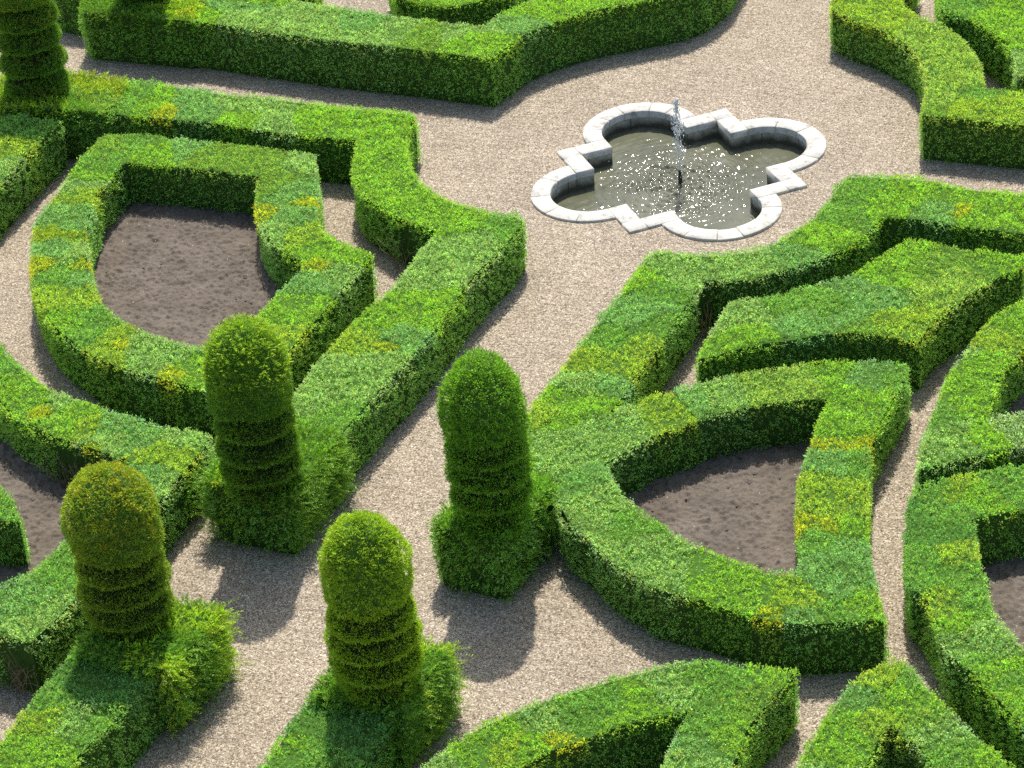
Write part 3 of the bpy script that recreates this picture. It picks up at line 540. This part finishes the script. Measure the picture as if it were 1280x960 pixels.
# ------------------------------------------------------------------ yew topiary
YEW = dict(k=6, L=.024, Wd=.0085, spread=.7, jit=.010, up=.2, var=.16, depth=.006)
def revolve_foliage(B, cx, cy, prof, dens, colf, tilt=(0, 0), kw=YEW, inner=.05, seed=0, rough=1., groove=False):
    """leaf tufts over a surface of revolution; prof = [(z, r)...] from the bottom up"""
    pr = np.array(prof); dz = np.diff(pr[:, 0]); dr = np.diff(pr[:, 1]); sl = np.hypot(dz, dr)
    rm = (pr[1:, 1] + pr[:-1, 1]) / 2; a = 2 * np.pi * rm * sl; cum = np.cumsum(a); n = int(cum[-1] * dens)
    s = rng.uniform(0, cum[-1], n); i = np.minimum(np.searchsorted(cum, s), len(a) - 1); t = rng.random(n)
    z = pr[i, 0] + dz[i] * t; r = pr[i, 1] + dr[i] * t; th = rng.uniform(0, 2 * np.pi, n)
    nr = dz[i] / sl[i]; nz = -dr[i] / sl[i]
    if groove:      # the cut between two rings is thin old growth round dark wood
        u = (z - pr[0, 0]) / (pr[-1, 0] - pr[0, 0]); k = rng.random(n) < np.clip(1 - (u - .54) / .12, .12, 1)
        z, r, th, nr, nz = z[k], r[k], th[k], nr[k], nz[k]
    P = np.c_[r * np.cos(th), r * np.sin(th), z]; Nn = np.c_[nr * np.cos(th), nr * np.sin(th), nz]
    off = (.024 * snoise(P + seed, .8, 50) + .014 * snoise(P + seed, .45, 51) + .012 * snoise(P + seed, .16, 52)) * rough
    gap = snoise(P + seed * 3, .2, 53) > 1.25
    P = P + Nn * (off - .035 * gap)[:, None]
    col = colf(P)
    P[:, 2] += tilt[0] * P[:, 0] + tilt[1] * P[:, 1]; P[:, 0] += cx; P[:, 1] += cy
    B.add(*tufts(P, Nn, col, **kw))
    # dark core
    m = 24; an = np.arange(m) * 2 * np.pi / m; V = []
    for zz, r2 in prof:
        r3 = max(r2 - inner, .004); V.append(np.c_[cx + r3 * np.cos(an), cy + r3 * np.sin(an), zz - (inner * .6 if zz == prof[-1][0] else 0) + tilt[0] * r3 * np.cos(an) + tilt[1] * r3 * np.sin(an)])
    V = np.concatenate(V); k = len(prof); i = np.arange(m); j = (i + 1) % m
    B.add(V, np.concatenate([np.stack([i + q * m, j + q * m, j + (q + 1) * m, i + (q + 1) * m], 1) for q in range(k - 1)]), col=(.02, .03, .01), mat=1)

def dome_profile(z0, z1, R, n=18):
    """clipped bullet: undercut foot, widest low down, tapering to a blunt tip"""
    h = z1 - z0; pr = [(z0 + .05, R * .70), (z0 + .01, R * .92)]
    for i in range(n + 1):
        u = i / n; zz = z0 + h * (.03 + .97 * u)
        r = R * (.965 + .035 * math.sin(min(u / .22, 1) * math.pi / 2)) if u < .22 else R * max(0., 1 - ((u - .22) / .78) ** 2.5) ** .58
        pr.append((zz, max(r, .012)))
    return pr
def ring_profile(z0, z1, R):
    h = z1 - z0
    return [(z0 + .07, R - .20), (z0 + .03, R - .13), (z0 + .005, R - .04), (z0 + .01, R + .012), (z0 + .16 * h, R + .022), (z0 + .34 * h, R + .008), (z0 + .50 * h, R - .035), (z0 + .60 * h, R - .11), (z0 + .70 * h, R - .185), (z0 + h, R - .20)]

SUNNY = np.array([.6, .3, .75])
TOP = {  # key: height, dome radius, ring radius, dome bottom, rings, base tint, crown tints, looseness of base, label
 'T1': dict(R=.435, r=.405, zd=1.72, zl=.94, rings=3, base='yg', crown='ylime', crown_amt=.75, loose=1.0, dens=2000,
    label='shaggy-footed dark yew column with three rings, standing before the closed hedge ring', fuzzy=.4),
 'T2': dict(R=.40, r=.40, zd=1.80, zl=1.04, rings=3, base='ybright', crown='ybright', crown_amt=.3, loose=.25, dens=1500,
    label='deep green yew column with faint rings on a neat square block amid the gravel', soft=True),
 'T3': dict(R=.40, r=.41, zd=1.78, zl=1.04, rings=3, base='ylime', crown='ylime', crown_amt=.9, loose=.75, dens=2000,
    label='lime green ringed yew column nearest the bottom centre, casting its shadow on the dark hedge'),
 'T4': dict(R=.445, r=.41, zd=1.66, zl=.93, rings=3, base='yg', crown='ygold', crown_amt=1.0, loose=.8, dens=2000,
    label='ringed yew column with a golden orange tinted dome at the lower left'),
 'T6': dict(R=.42, r=.41, zd=2.06, zl=.80, rings=4, base='yg', crown='ygold', crown_amt=.7, loose=.3, dens=2000,
    label='yew column with four stacked rings cut by the picture at the top left corner'),
 'T7': dict(R=.39, r=.38, zd=1.80, zl=1.0, rings=3, base='yd', crown='yg', crown_amt=.3, loose=.35, dens=2000,
    label='yew column whose shaded foot stands on the square block at the top edge'),
}
for key, T in TOP.items():
    cx, cy, hh = COLUMN[key]; root = empty('yew_topiary', (cx, cy, 0))
    tag(root, T['label'], 'topiary', 'yew topiary columns at the hedge ends')
    base = np.array(PAL[T['base']]); crown = np.array(PAL[T['crown']])
    zc = hh - .45
    def colf(P, b=base, c=crown, amt=T['crown_amt'], zc=zc, k=key):
        f = np.clip((P[:, 2] - zc + .35) / .6 + .35 * snoise(P, .5, 61 + len(k)), 0, 1) * amt
        f = f * np.clip(.55 + .6 * snoise(P, .22, 62), 0, 1.3)
        f = np.clip(f + .25 * (snoise(P, .4, 63 + int(k[1])) > .7), 0, 1)
        if k in ('T3', 'T4'): f = np.maximum(f, .35)
        col = b[None] * (1 - f[:, None]) + c[None] * f[:, None]
        if k == 'T4':
            g = np.clip((snoise(P, .55, 77) - .25) * 1.3, 0, .6) * np.clip((P[:, 2] - 1.5) / .4, 0, 1) * np.clip(.5 + .8 * snoise(P, .12, 78), 0, 1)
            col = col * (1 - g[:, None]) + np.array([.55, .44, .02]) * g[:, None]
        return col
    def local(o): o.location = (-cx, -cy, 0); return o
    B = Parts(); prof = dome_profile(T['zd'], hh, T['R'])
    kw = dict(YEW)
    if key == 'T2': kw.update(L=.031, Wd=.011, jit=.014, depth=.014, var=.22)
    revolve_foliage(B, cx, cy, prof, T['dens'], colf, kw=kw, seed=int(key[1]) * 1.7)
    if key in ('T1', 'T3', 'T4', 'T6'):         # unclipped young shoots on the crown
        n = 520 if key == 'T1' else 130
        th = rng.uniform(0, 2 * np.pi, n); zz = rng.uniform(hh - .55, hh - .02, n); pr = np.array(prof); rr = np.interp(zz, pr[3:, 0], pr[3:, 1])
        P = np.c_[cx + rr * np.cos(th) * .96, cy + rr * np.sin(th) * .96, zz]
        D = unit(np.c_[np.cos(th) * .6, np.sin(th) * .6, np.full(n, .7)] + rng.normal(0, .3, (n, 3)))
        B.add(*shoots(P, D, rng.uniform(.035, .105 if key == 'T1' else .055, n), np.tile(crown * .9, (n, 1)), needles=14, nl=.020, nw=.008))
    local(B.build('clipped_dome', [M_YEW, M_INNER], root))
    z_lo = T['zl']; k = T['rings']; st = (T['zd'] - z_lo + .02) / k
    for q in range(k):
        B = Parts(); z0 = z_lo + st * q
        pr = ring_profile(z0, z0 + st + .02, T['r'] + (.0, .012, -.008, .004)[q])
        if T.get('soft'): pr = [(a, b + (.09 if b < T['r'] - .09 else 0)) for a, b in pr]
        tl = (rng.normal(0, .02), rng.normal(0, .02))
        kr = dict(kw); kr.update(L=kw['L'] * .85, spread=.6, depth=.004)
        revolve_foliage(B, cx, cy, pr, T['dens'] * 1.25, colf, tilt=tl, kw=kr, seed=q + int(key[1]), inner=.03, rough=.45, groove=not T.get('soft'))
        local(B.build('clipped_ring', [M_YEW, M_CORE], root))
    B = Parts(); rc = T['r'] - .045      # clipped neck between the lowest ring and the foot
    revolve_foliage(B, cx, cy, [(.70, rc + .01), (.78, rc), ((z_lo + .76) / 2, rc - .01), (z_lo + .05, rc - .02)], T['dens'], colf, kw=kw, seed=9, inner=.04)
    local(B.build('clipped_neck', [M_YEW, M_CORE], root))
    # square foot
    foot = resample(smooth_loop(BLOCK[key], 0), .045)
    # round the corners of the foot a little
    for _ in range(5): foot = (np.roll(foot, 1, 0) + foot * 2 + np.roll(foot, -1, 0)) / 4
    B = Parts()
    kinds = {'T1': ['yg', 'yg', 'yg', 'ylime'], 'T2': ['ybright', 'ybright'], 'T3': ['yg', 'yg', 'ylime', 'YO'], 'T4': ['yg', 'yg', 'ylime'], 'T6': ['ylime', 'yg', 'YO'], 'T7': ['yg', 'yg', 'ylime']}[key]
    lo, hi = foot.min(0), foot.max(0); sp = rng.uniform(lo, hi, (9, 2)); sk = [kinds[rng.integers(len(kinds))] for _ in range(9)]
    if key == 'T7': sp = np.vstack([sp, [[1.02, 7.75], [1.2, 7.65], [1.5, 7.85]]]); sk += ['Y', 'Y', 'YL']
    if key == 'T6': sp = np.vstack([sp, [[-1.2, 7.4], [-1.5, 7.5], [-1.0, 7.8]]]); sk += ['YO', 'O', 'YO']
    plants = (sp, np.array([PAL[c] for c in sk]), sk)
    kwb = dict(YEW); kwb.update(L=.036, Wd=.011, jit=.018, depth=.018, spread=.7)
    topiary_surface([foot], .78, plants, B, 900, 800, kwb, rough=1.8)
    lo_ = T['loose']
    # loose sprays: dense where the foot has not been clipped
    per = perimeter([foot])[0]; ntot = int(1900 * lo_)
    i = rng.integers(0, len(per[0]), ntot); zz = .80 * rng.random(ntot) ** .7; nn = per[1][i]
    away = np.clip(nn @ np.array([-.25, -.97]) * .8 + .5, .15, 1) if key != 'T1' else np.clip(np.abs(nn @ np.array([.1, 1.])) + .12, .05, 1)
    kp = rng.random(ntot) < away; i, zz, nn, away = i[kp], zz[kp], nn[kp], away[kp]; n = len(i)
    P = np.c_[per[0][i] - nn * .02, zz]; D = unit(np.c_[nn * .9, np.full(n, .45)] + rng.normal(0, .32, (n, 3)))
    colr = tint_at(P[:, :2], plants) * (.82 + .25 * (rng.random((n, 1)) < .3))
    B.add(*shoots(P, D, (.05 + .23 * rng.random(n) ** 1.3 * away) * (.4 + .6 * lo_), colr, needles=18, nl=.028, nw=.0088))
    n = int(420 * lo_) + 60; Q = rng.uniform(foot.min(0), foot.max(0), (n, 2)); Q = Q[inside(Q, [foot])]
    Q = Q[np.hypot(Q[:, 0] - cx, Q[:, 1] - cy) > T['r'] - .05]; n = len(Q)
    D = unit(np.c_[(Q - [cx, cy]) * .7, np.full(n, .7)] + rng.normal(0, .3, (n, 3)))
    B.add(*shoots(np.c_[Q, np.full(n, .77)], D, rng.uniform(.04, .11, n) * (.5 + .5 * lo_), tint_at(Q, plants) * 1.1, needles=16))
    local(B.build('square_foot', [M_YEW, M_INNER, M_SIDE], root))
    # trunk inside the column
    B = Parts(); tube(B, [(cx, cy, -.02), (cx + .01, cy, .8), (cx, cy + .01, 1.6), (cx, cy, hh - .3)], .085, 10, .4); local(B.build('trunk', [M_TWIG], root))
    AREA[1] += B.n

# ------------------------------------------------------------------ soil beds
def soil_bed(loops_poly, label=None):
    lp = np.asarray(loops_poly, float); lo = lp.min(0) - .02; hi = lp.max(0) + .02; st = .016
    nx, ny = int((hi[0] - lo[0]) / st), int((hi[1] - lo[1]) / st)
    X, Y = np.meshgrid(np.linspace(lo[0], hi[0], nx), np.linspace(lo[1], hi[1], ny), indexing='ij'); x, y = X.ravel(), Y.ravel()
    z = .03 + .014 * vnoise(x, y, .6, 1) + .012 * vnoise(x, y, .15, 2) + .018 * vnoise(x, y, .075, 3) + .038 * vnoise(x, y, .042, 4) + .026 * vnoise(x, y, .026, 5)
    cl = vnoise(x, y, .055, 7); z += .026 * np.clip(cl - .8, 0, 1) / .2; z += .03 * (vnoise(x, y, .9, 9) - .5)
    V = np.c_[x, y, z]; i = np.arange(nx * ny).reshape(nx, ny)
    q = np.stack([i[:-1, :-1], i[1:, :-1], i[1:, 1:], i[:-1, 1:]], -1).reshape(-1, 4)
    cen = V[q].mean(1)[:, :2]; q = q[inside(cen, [lp])]
    B = Parts(); B.add(V, q)
    # clods
    n = int(abs(area(lp)) * 60); C = rng.uniform(lo, hi, (n, 2)); C = C[inside(C, [lp])]
    ico = np.array([(0, 0, 1), (.9, 0, .4), (.28, .85, .4), (-.72, .53, .4), (-.72, -.53, .4), (.28, -.85, .4), (.72, .53, -.4), (-.28, .85, -.4), (-.9, 0, -.4), (-.28, -.85, -.4), (.72, -.53, -.4)])
    tr = np.array([(0, 1, 2), (0, 2, 3), (0, 3, 4), (0, 4, 5), (0, 5, 1), (1, 6, 2), (2, 6, 7), (2, 7, 3), (3, 7, 8), (3, 8, 4), (4, 8, 9), (4, 9, 5), (5, 9, 10), (5, 10, 1), (1, 10, 6)])
    for c in C:
        s = .005 + .020 * rng.random() ** 4; v = ico * s * rng.uniform(.7, 1.3, (11, 1)) * [1, 1, .7] + [*c, .07 + s * .2]
        B.add(v, t=tr)
    o = B.build('soil_bed', [M_SOIL]); tag(o, kind='structure'); return o
def grow(lp, d):
    lp = resample(smooth_loop(lp, 1), .12); s = 1 if area(lp) > 0 else -1
    t = np.roll(lp, -1, 0) - np.roll(lp, 1, 0); t /= np.maximum(np.hypot(t[:, 0], t[:, 1]), 1e-6)[:, None]
    return lp + np.stack([t[:, 1], -t[:, 0]], 1) * s * d
soil_bed(grow(POLY['ring_left'][1], .12)); soil_bed(grow(POLY['path_right'][1], .12))
for k in OPEN_BEDS: soil_bed(grow(k, .10))

# ------------------------------------------------------------------ fountain
SQ_I, SQ_O, LC, RI, RO = .95, 1.20, 1.20, .52, .77
ZT = .034; ZW = -.215
def uvw(u, v): return ((u + v) / 2 ** .5, (u - v) / 2 ** .5)
def quadrant(fn):   # fn gives points for the lobe at +n; rotate to the four sides
    return [fn(k) for k in range(4)]
def frame(k):
    a = k * math.pi / 2 + math.pi / 4; n = np.array([math.cos(a), math.sin(a)]); return n, np.array([-n[1], n[0]])
def outline(sq, r, seg=28):
    pts = []
    for k in range(4):
        n, t = frame(k)
        pts.append(n * sq - t * sq)            # corner
        pts.append(n * sq - t * r)
        for i in range(seg + 1):
            a = -math.pi / 2 + math.pi * i / seg; pts.append(n * (LC + r * math.cos(a)) + t * r * math.sin(a))
        pts.append(n * sq + t * r)
    return np.array(pts)
root = empty('fountain_basin', (0, 0, 0)); tag(root, 'pale stone quatrefoil fountain basin sunk in the gravel', 'fountain')
def stone(poly, z0, z1, bev=.008):
    """bevelled slab over a plan polygon (counter-clockwise)"""
    p = np.asarray(poly, float)
    if area(p) < 0: p = p[::-1]
    c = p.mean(0); t = np.roll(p, -1, 0) - np.roll(p, 1, 0)
    a = p - np.roll(p, 1, 0); b = np.roll(p, -1, 0) - p; a /= np.hypot(*a.T)[:, None]; b /= np.hypot(*b.T)[:, None]
    na = np.stack([a[:, 1], -a[:, 0]], 1); nb = np.stack([b[:, 1], -b[:, 0]], 1); m = (na + nb); m /= np.maximum((m * na).sum(1), .3)[:, None]
    g = .0022; p0 = p - m * g; p1 = p - m * (g + bev); n = len(p)
    dz = rng.normal(0, .002)
    V = np.concatenate([np.c_[p0, np.full(n, z0)], np.c_[p0, np.full(n, z1 - bev + dz)], np.c_[p1, np.full(n, z1 + dz)]])
    i = np.arange(n); j = (i + 1) % n; B = Parts()
    B.add(V, np.concatenate([np.stack([i + k * n, j + k * n, j + (k + 1) * n, i + (k + 1) * n], 1) for k in (0, 1)]),
          t=np.array(tessellate_polygon([[Vector((*q, 0)) for q in p1]])) + 2 * n)
    o = B.build('coping_stone', [M_COPING], root); return o
def ztop(p):  return ZT
for k in range(4):
    n, t = frame(k)
    def pt(a, b): return n * a + t * b
    # lobe: unequal arc stones
    nseg = 5 if k % 2 else 6
    cuts = np.linspace(-90, 90, nseg + 1); cuts[1:-1] += rng.uniform(-4, 4, nseg - 1)
    for q in range(nseg):
        an = np.radians(np.linspace(cuts[q], cuts[q + 1], 8))
        inner = [pt(LC + RI * math.cos(a), RI * math.sin(a)) for a in an]; outer = [pt(LC + RO * math.cos(a), RO * math.sin(a)) for a in an[::-1]]
        stone(inner + outer, -.06, ZT)
    stone([pt(SQ_I, RI), pt(SQ_O, RI), pt(SQ_O, SQ_I), pt(SQ_I, SQ_I)], -.06, ZT)
    stone([pt(SQ_I, -RI), pt(SQ_O, -RI), pt(SQ_O, -SQ_I), pt(SQ_I, -SQ_I)], -.06, ZT)
    stone([pt(SQ_I, SQ_I), pt(SQ_O, SQ_I), pt(SQ_O, SQ_O), pt(SQ_I, SQ_O)], -.06, ZT)
# inner wall, 12 mm behind the coping's lip, with a bed joint and upright joints
lp = resample(outline(SQ_I, RI), .05); lpn = perimeter([lp])[0]; w_in = lp + lpn[1] * .012
B = Parts(); n = len(lp); i = np.arange(n); j = (i + 1) % n
zs = (-.62, -.061); V = np.concatenate([np.c_[w_in, np.full(n, z)] for z in zs]); B.add(V, np.stack([j, i, i + n, j + n], 1))
B.build('basin_wall', [M_WALL], root)
for q in range(0, n, 9):
    c = w_in[q]; nn = -lpn[1][q]; tt = np.array([-nn[1], nn[0]])
    a, b = c + tt * .004 + nn * .003, c - tt * .004 + nn * .003
    jb = Parts(); jb.add([(*a, -.62), (*b, -.62), (*b, -.062), (*a, -.062)], [(0, 1, 2, 3)]); jb.build('wall_joint', [M_FLOOR], root)
fl = resample(outline(SQ_I + .02, RI + .02), .1)
B = Parts(); B.add(np.c_[fl, np.full(len(fl), -.6)], t=np.array(tessellate_polygon([[Vector((*q, 0)) for q in fl]]))); B.build('basin_floor', [M_FLOOR], root)
# nozzle
B = Parts(); pr = [(-.6, .020), (-.30, .020), (-.24, .030), (-.10, .026), (-.02, .016), (.0, .012)]; m = 14; an = np.arange(m) * 2 * np.pi / m
V = np.concatenate([np.c_[r * np.cos(an), r * np.sin(an), np.full(m, z)] for z, r in pr] + [np.array([[0, 0, .0]])]); i = np.arange(m); j = (i + 1) % m; k = len(pr)
B.add(V, np.concatenate([np.stack([i + q * m, j + q * m, j + (q + 1) * m, i + (q + 1) * m], 1) for q in range(k - 1)]), t=np.stack([i + (k - 1) * m, j + (k - 1) * m, np.full(m, k * m)], 1))
B.build('nozzle', [M_BRONZE], root, True)
# water surface: rings spreading from the jet crossed by small wind waves
st = .011; g = np.arange(-2.0, 2.0, st); X, Y = np.meshgrid(g, g, indexing='ij'); x, y = X.ravel(), Y.ravel(); r = np.hypot(x, y)
z = np.zeros_like(x); wr = np.random.default_rng(3)
amp = .0062 * np.exp(-(r / .85) ** 2) + .0010; calm = .16 + 1.1 * np.exp(-(r / .78) ** 2)
z += amp * np.sin(r * 2 * np.pi / .105 + 1.5 * vnoise(x, y, .25, 5)) * (.6 + .8 * vnoise(x, y, .18, 6))
for q in range(26):
    a = wr.uniform(0, 6.28); wl = .042 * 2 ** wr.uniform(0, 2.4); A = .0016 * wl / .12
    z += calm * 1.75 * A * np.sin((x * math.cos(a) + y * math.sin(a)) * 6.283 / wl + wr.uniform(0, 6.28)) * (.3 + 1.2 * vnoise(x, y, .5, 20 + q))
for q in range(420):      # drops falling back
    a = wr.uniform(0, 6.28); rr = abs(wr.normal(0, .42)); px, py = rr * math.cos(a), rr * math.sin(a); d = np.hypot(x - px, y - py); s = wr.uniform(.02, .07)
    z += wr.uniform(.002, .005) * np.cos(d * 6.283 / .040 + wr.uniform(0, 6)) * np.exp(-(d / (s * 1.4)) ** 2) * .6
V = np.c_[x, y, ZW + z]; idx = np.arange(len(g) ** 2).reshape(len(g), -1)
q = np.stack([idx[:-1, :-1], idx[1:, :-1], idx[1:, 1:], idx[:-1, 1:]], -1).reshape(-1, 4); wl_ = outline(SQ_I + .008, RI + .008)
q = q[inside(V[q].mean(1)[:, :2], [outline(SQ_I + .025, RI + .025)])]
B = Parts(); B.add(V, q); w = B.build('pond_water', [M_WATER], None, True); tag(w, kind='structure')
# jet
B = Parts()
pts = [(0, 0, .0)]
for q in range(1, 15): pts.append((.004 * math.sin(q * 1.7), .004 * math.cos(q * 2.1), .0 + .9 * q / 14))
tube(B, pts, .006, 8, 1.0)
def blob(B, c, s, el=1.):
    m = 6; V = [(c[0], c[1], c[2] + s * el)]
    for lat in (.5, -.5):
        for q in range(m):
            a = q * 2 * math.pi / m; V.append((c[0] + s * .87 * math.cos(a), c[1] + s * .87 * math.sin(a), c[2] + s * el * lat))
    V.append((c[0], c[1], c[2] - s * el))
    t = [(0, 1 + q, 1 + (q + 1) % m) for q in range(m)] + [(1 + 2 * m, 1 + m + (q + 1) % m, 1 + m + q) for q in range(m)]
    qd = [(1 + q, 1 + m + q, 1 + m + (q + 1) % m, 1 + (q + 1) % m) for q in range(m)]
    B.add(V, qd, t)
jet = B.build('water_jet', [M_SPRAY], None, True); B = Parts()
for q in range(480):
    u = rng.random(); zz = .98 - .75 * u ** 1.5; s = rng.uniform(.0025, .007); w_ = .009 + .036 * u
    blob(B, (rng.normal(0, w_) , rng.normal(0, w_), zz), s, rng.uniform(1.2, 4.5))
for q in range(160):
    a = rng.uniform(0, 6.28); rr = abs(rng.normal(0, .3)); blob(B, (rr * math.cos(a), rr * math.sin(a), rng.uniform(ZW, .25)), rng.uniform(.003, .006), rng.uniform(1, 2))
for q in range(26): blob(B, (rng.normal(0, .012), rng.normal(0, .012), .86 + .14 * rng.random()), rng.uniform(.006, .012), rng.uniform(1.2, 2.2))
tag(B.build('spray_drops', [M_SPRAY], jet, True), kind='stuff'); tag(jet, 'thin white water jet rising from the middle of the basin and falling in drops', 'water jet')

# ------------------------------------------------------------------ gravel ground: one sheet with the basin cut out
hole = outline(SQ_O - .10, RO - .10, 16)
R_ = 150.
out = [Vector((-R_, -R_, 0)), Vector((R_, -R_, 0)), Vector((R_, R_, 0)), Vector((-R_, R_, 0))]
allp = out + [Vector((*p, 0)) for p in hole]
tri = tessellate_polygon([out, [Vector((*p, 0)) for p in hole]])
B = Parts(); B.add([tuple(p) for p in allp], t=np.array(tri)); g = B.build('gravel_ground', [M_GRAVEL]); tag(g, kind='structure')
# clippings and dead leaves blown on to the gravel, thickest along the hedge feet
pts = []
for k, lps in HEDGE_LOOPS.items():
    for lp_, nn_ in perimeter(lps):
        m = int(len(lp_) * .9); i = rng.integers(0, len(lp_), m); pts.append(lp_[i] + nn_[i] * (np.abs(rng.normal(0, .14, m)) + .01)[:, None])
pts.append(rng.uniform((-14, -8), (3, 8), (500, 2))); pts = np.concatenate(pts)
keep = ~inside(pts, [outline(SQ_O, RO)])
for lps in HEDGE_LOOPS.values(): keep &= ~inside(pts, lps)
pts = pts[keep]; n = len(pts)
D = unit(np.c_[rng.normal(size=(n, 2)), rng.uniform(0, .5, n)]); cc = np.where(rng.random((n, 1)) < .5, np.array([[.16, .12, .06]]), np.array([[.12, .20, .05]])) * rng.uniform(.6, 1.4, (n, 1))
B = Parts(); B.add(*leaves(np.c_[pts, np.full(n, .006)], D, rng.uniform(.012, .03, n), rng.uniform(.006, .014, n), cc, .15))
o = B.build('fallen_clippings', [M_YEW]); tag(o, 'brown and green leaf clippings scattered on the gravel along the hedge feet', 'clippings', kind='stuff')

# ------------------------------------------------------------------ light, sky, camera
EL, AZ = 60.5, 18.          # sun above the horizon, and its compass angle from +x
w = bpy.data.worlds.new('World'); scene.world = w; w.use_nodes = True; nt = w.node_tree; nt.nodes.clear()
sky = nt.nodes.new('ShaderNodeTexSky'); sky.sky_type = 'NISHITA'; sky.sun_disc = False
sky.sun_elevation = math.radians(EL); sky.sun_rotation = math.radians(90 - AZ); sky.air_density = 1.0; sky.dust_density = 2.2
bg = nt.nodes.new('ShaderNodeBackground'); bg.inputs[1].default_value = .14; o = nt.nodes.new('ShaderNodeOutputWorld')
nt.links.new(sky.outputs[0], bg.inputs[0]); nt.links.new(bg.outputs[0], o.inputs[0])
sd = bpy.data.lights.new('sun', 'SUN'); sd.energy = 4.2; sd.angle = math.radians(.55); sd.color = (1, .955, .88)
so = bpy.data.objects.new('sun', sd); COL.objects.link(so)
dirv = Vector((math.cos(math.radians(EL)) * math.cos(math.radians(AZ)), math.cos(math.radians(EL)) * math.sin(math.radians(AZ)), math.sin(math.radians(EL))))
so.rotation_euler = dirv.to_track_quat('Z', 'Y').to_euler(); so.location = dirv * 40

cd = bpy.data.cameras.new('camera'); co = bpy.data.objects.new('camera', cd); COL.objects.link(co)
r, u, f = Vector(CAM['right']), Vector(CAM['up']), Vector(CAM['fwd'])
mt = Matrix((r, u, -f)).transposed().to_4x4(); mt.translation = Vector(CAM['loc']); co.matrix_world = mt
cd.sensor_width = 36; cd.sensor_fit = 'HORIZONTAL'; cd.lens = 36 * 3600 / 1280; cd.clip_start = .5; cd.clip_end = 600
scene.camera = co
scene.view_settings.view_transform = 'Standard'; scene.view_settings.look = 'None'; scene.view_settings.exposure = EXPOSURE
scene.view_settings.gamma = 1; scene.view_settings.use_curve_mapping = False
scene.render.resolution_x = 1024; scene.render.resolution_y = 768
scene.render.engine = 'CYCLES'; c = scene.cycles
c.max_bounces = 6; c.diffuse_bounces = 3; c.glossy_bounces = 3; c.transmission_bounces = 4; c.transparent_max_bounces = 4
c.caustics_reflective = False; c.caustics_refractive = False; c.sample_clamp_indirect = 6; c.use_denoising = False
print('foliage area', round(AREA[0]), 'vertices', AREA[1])
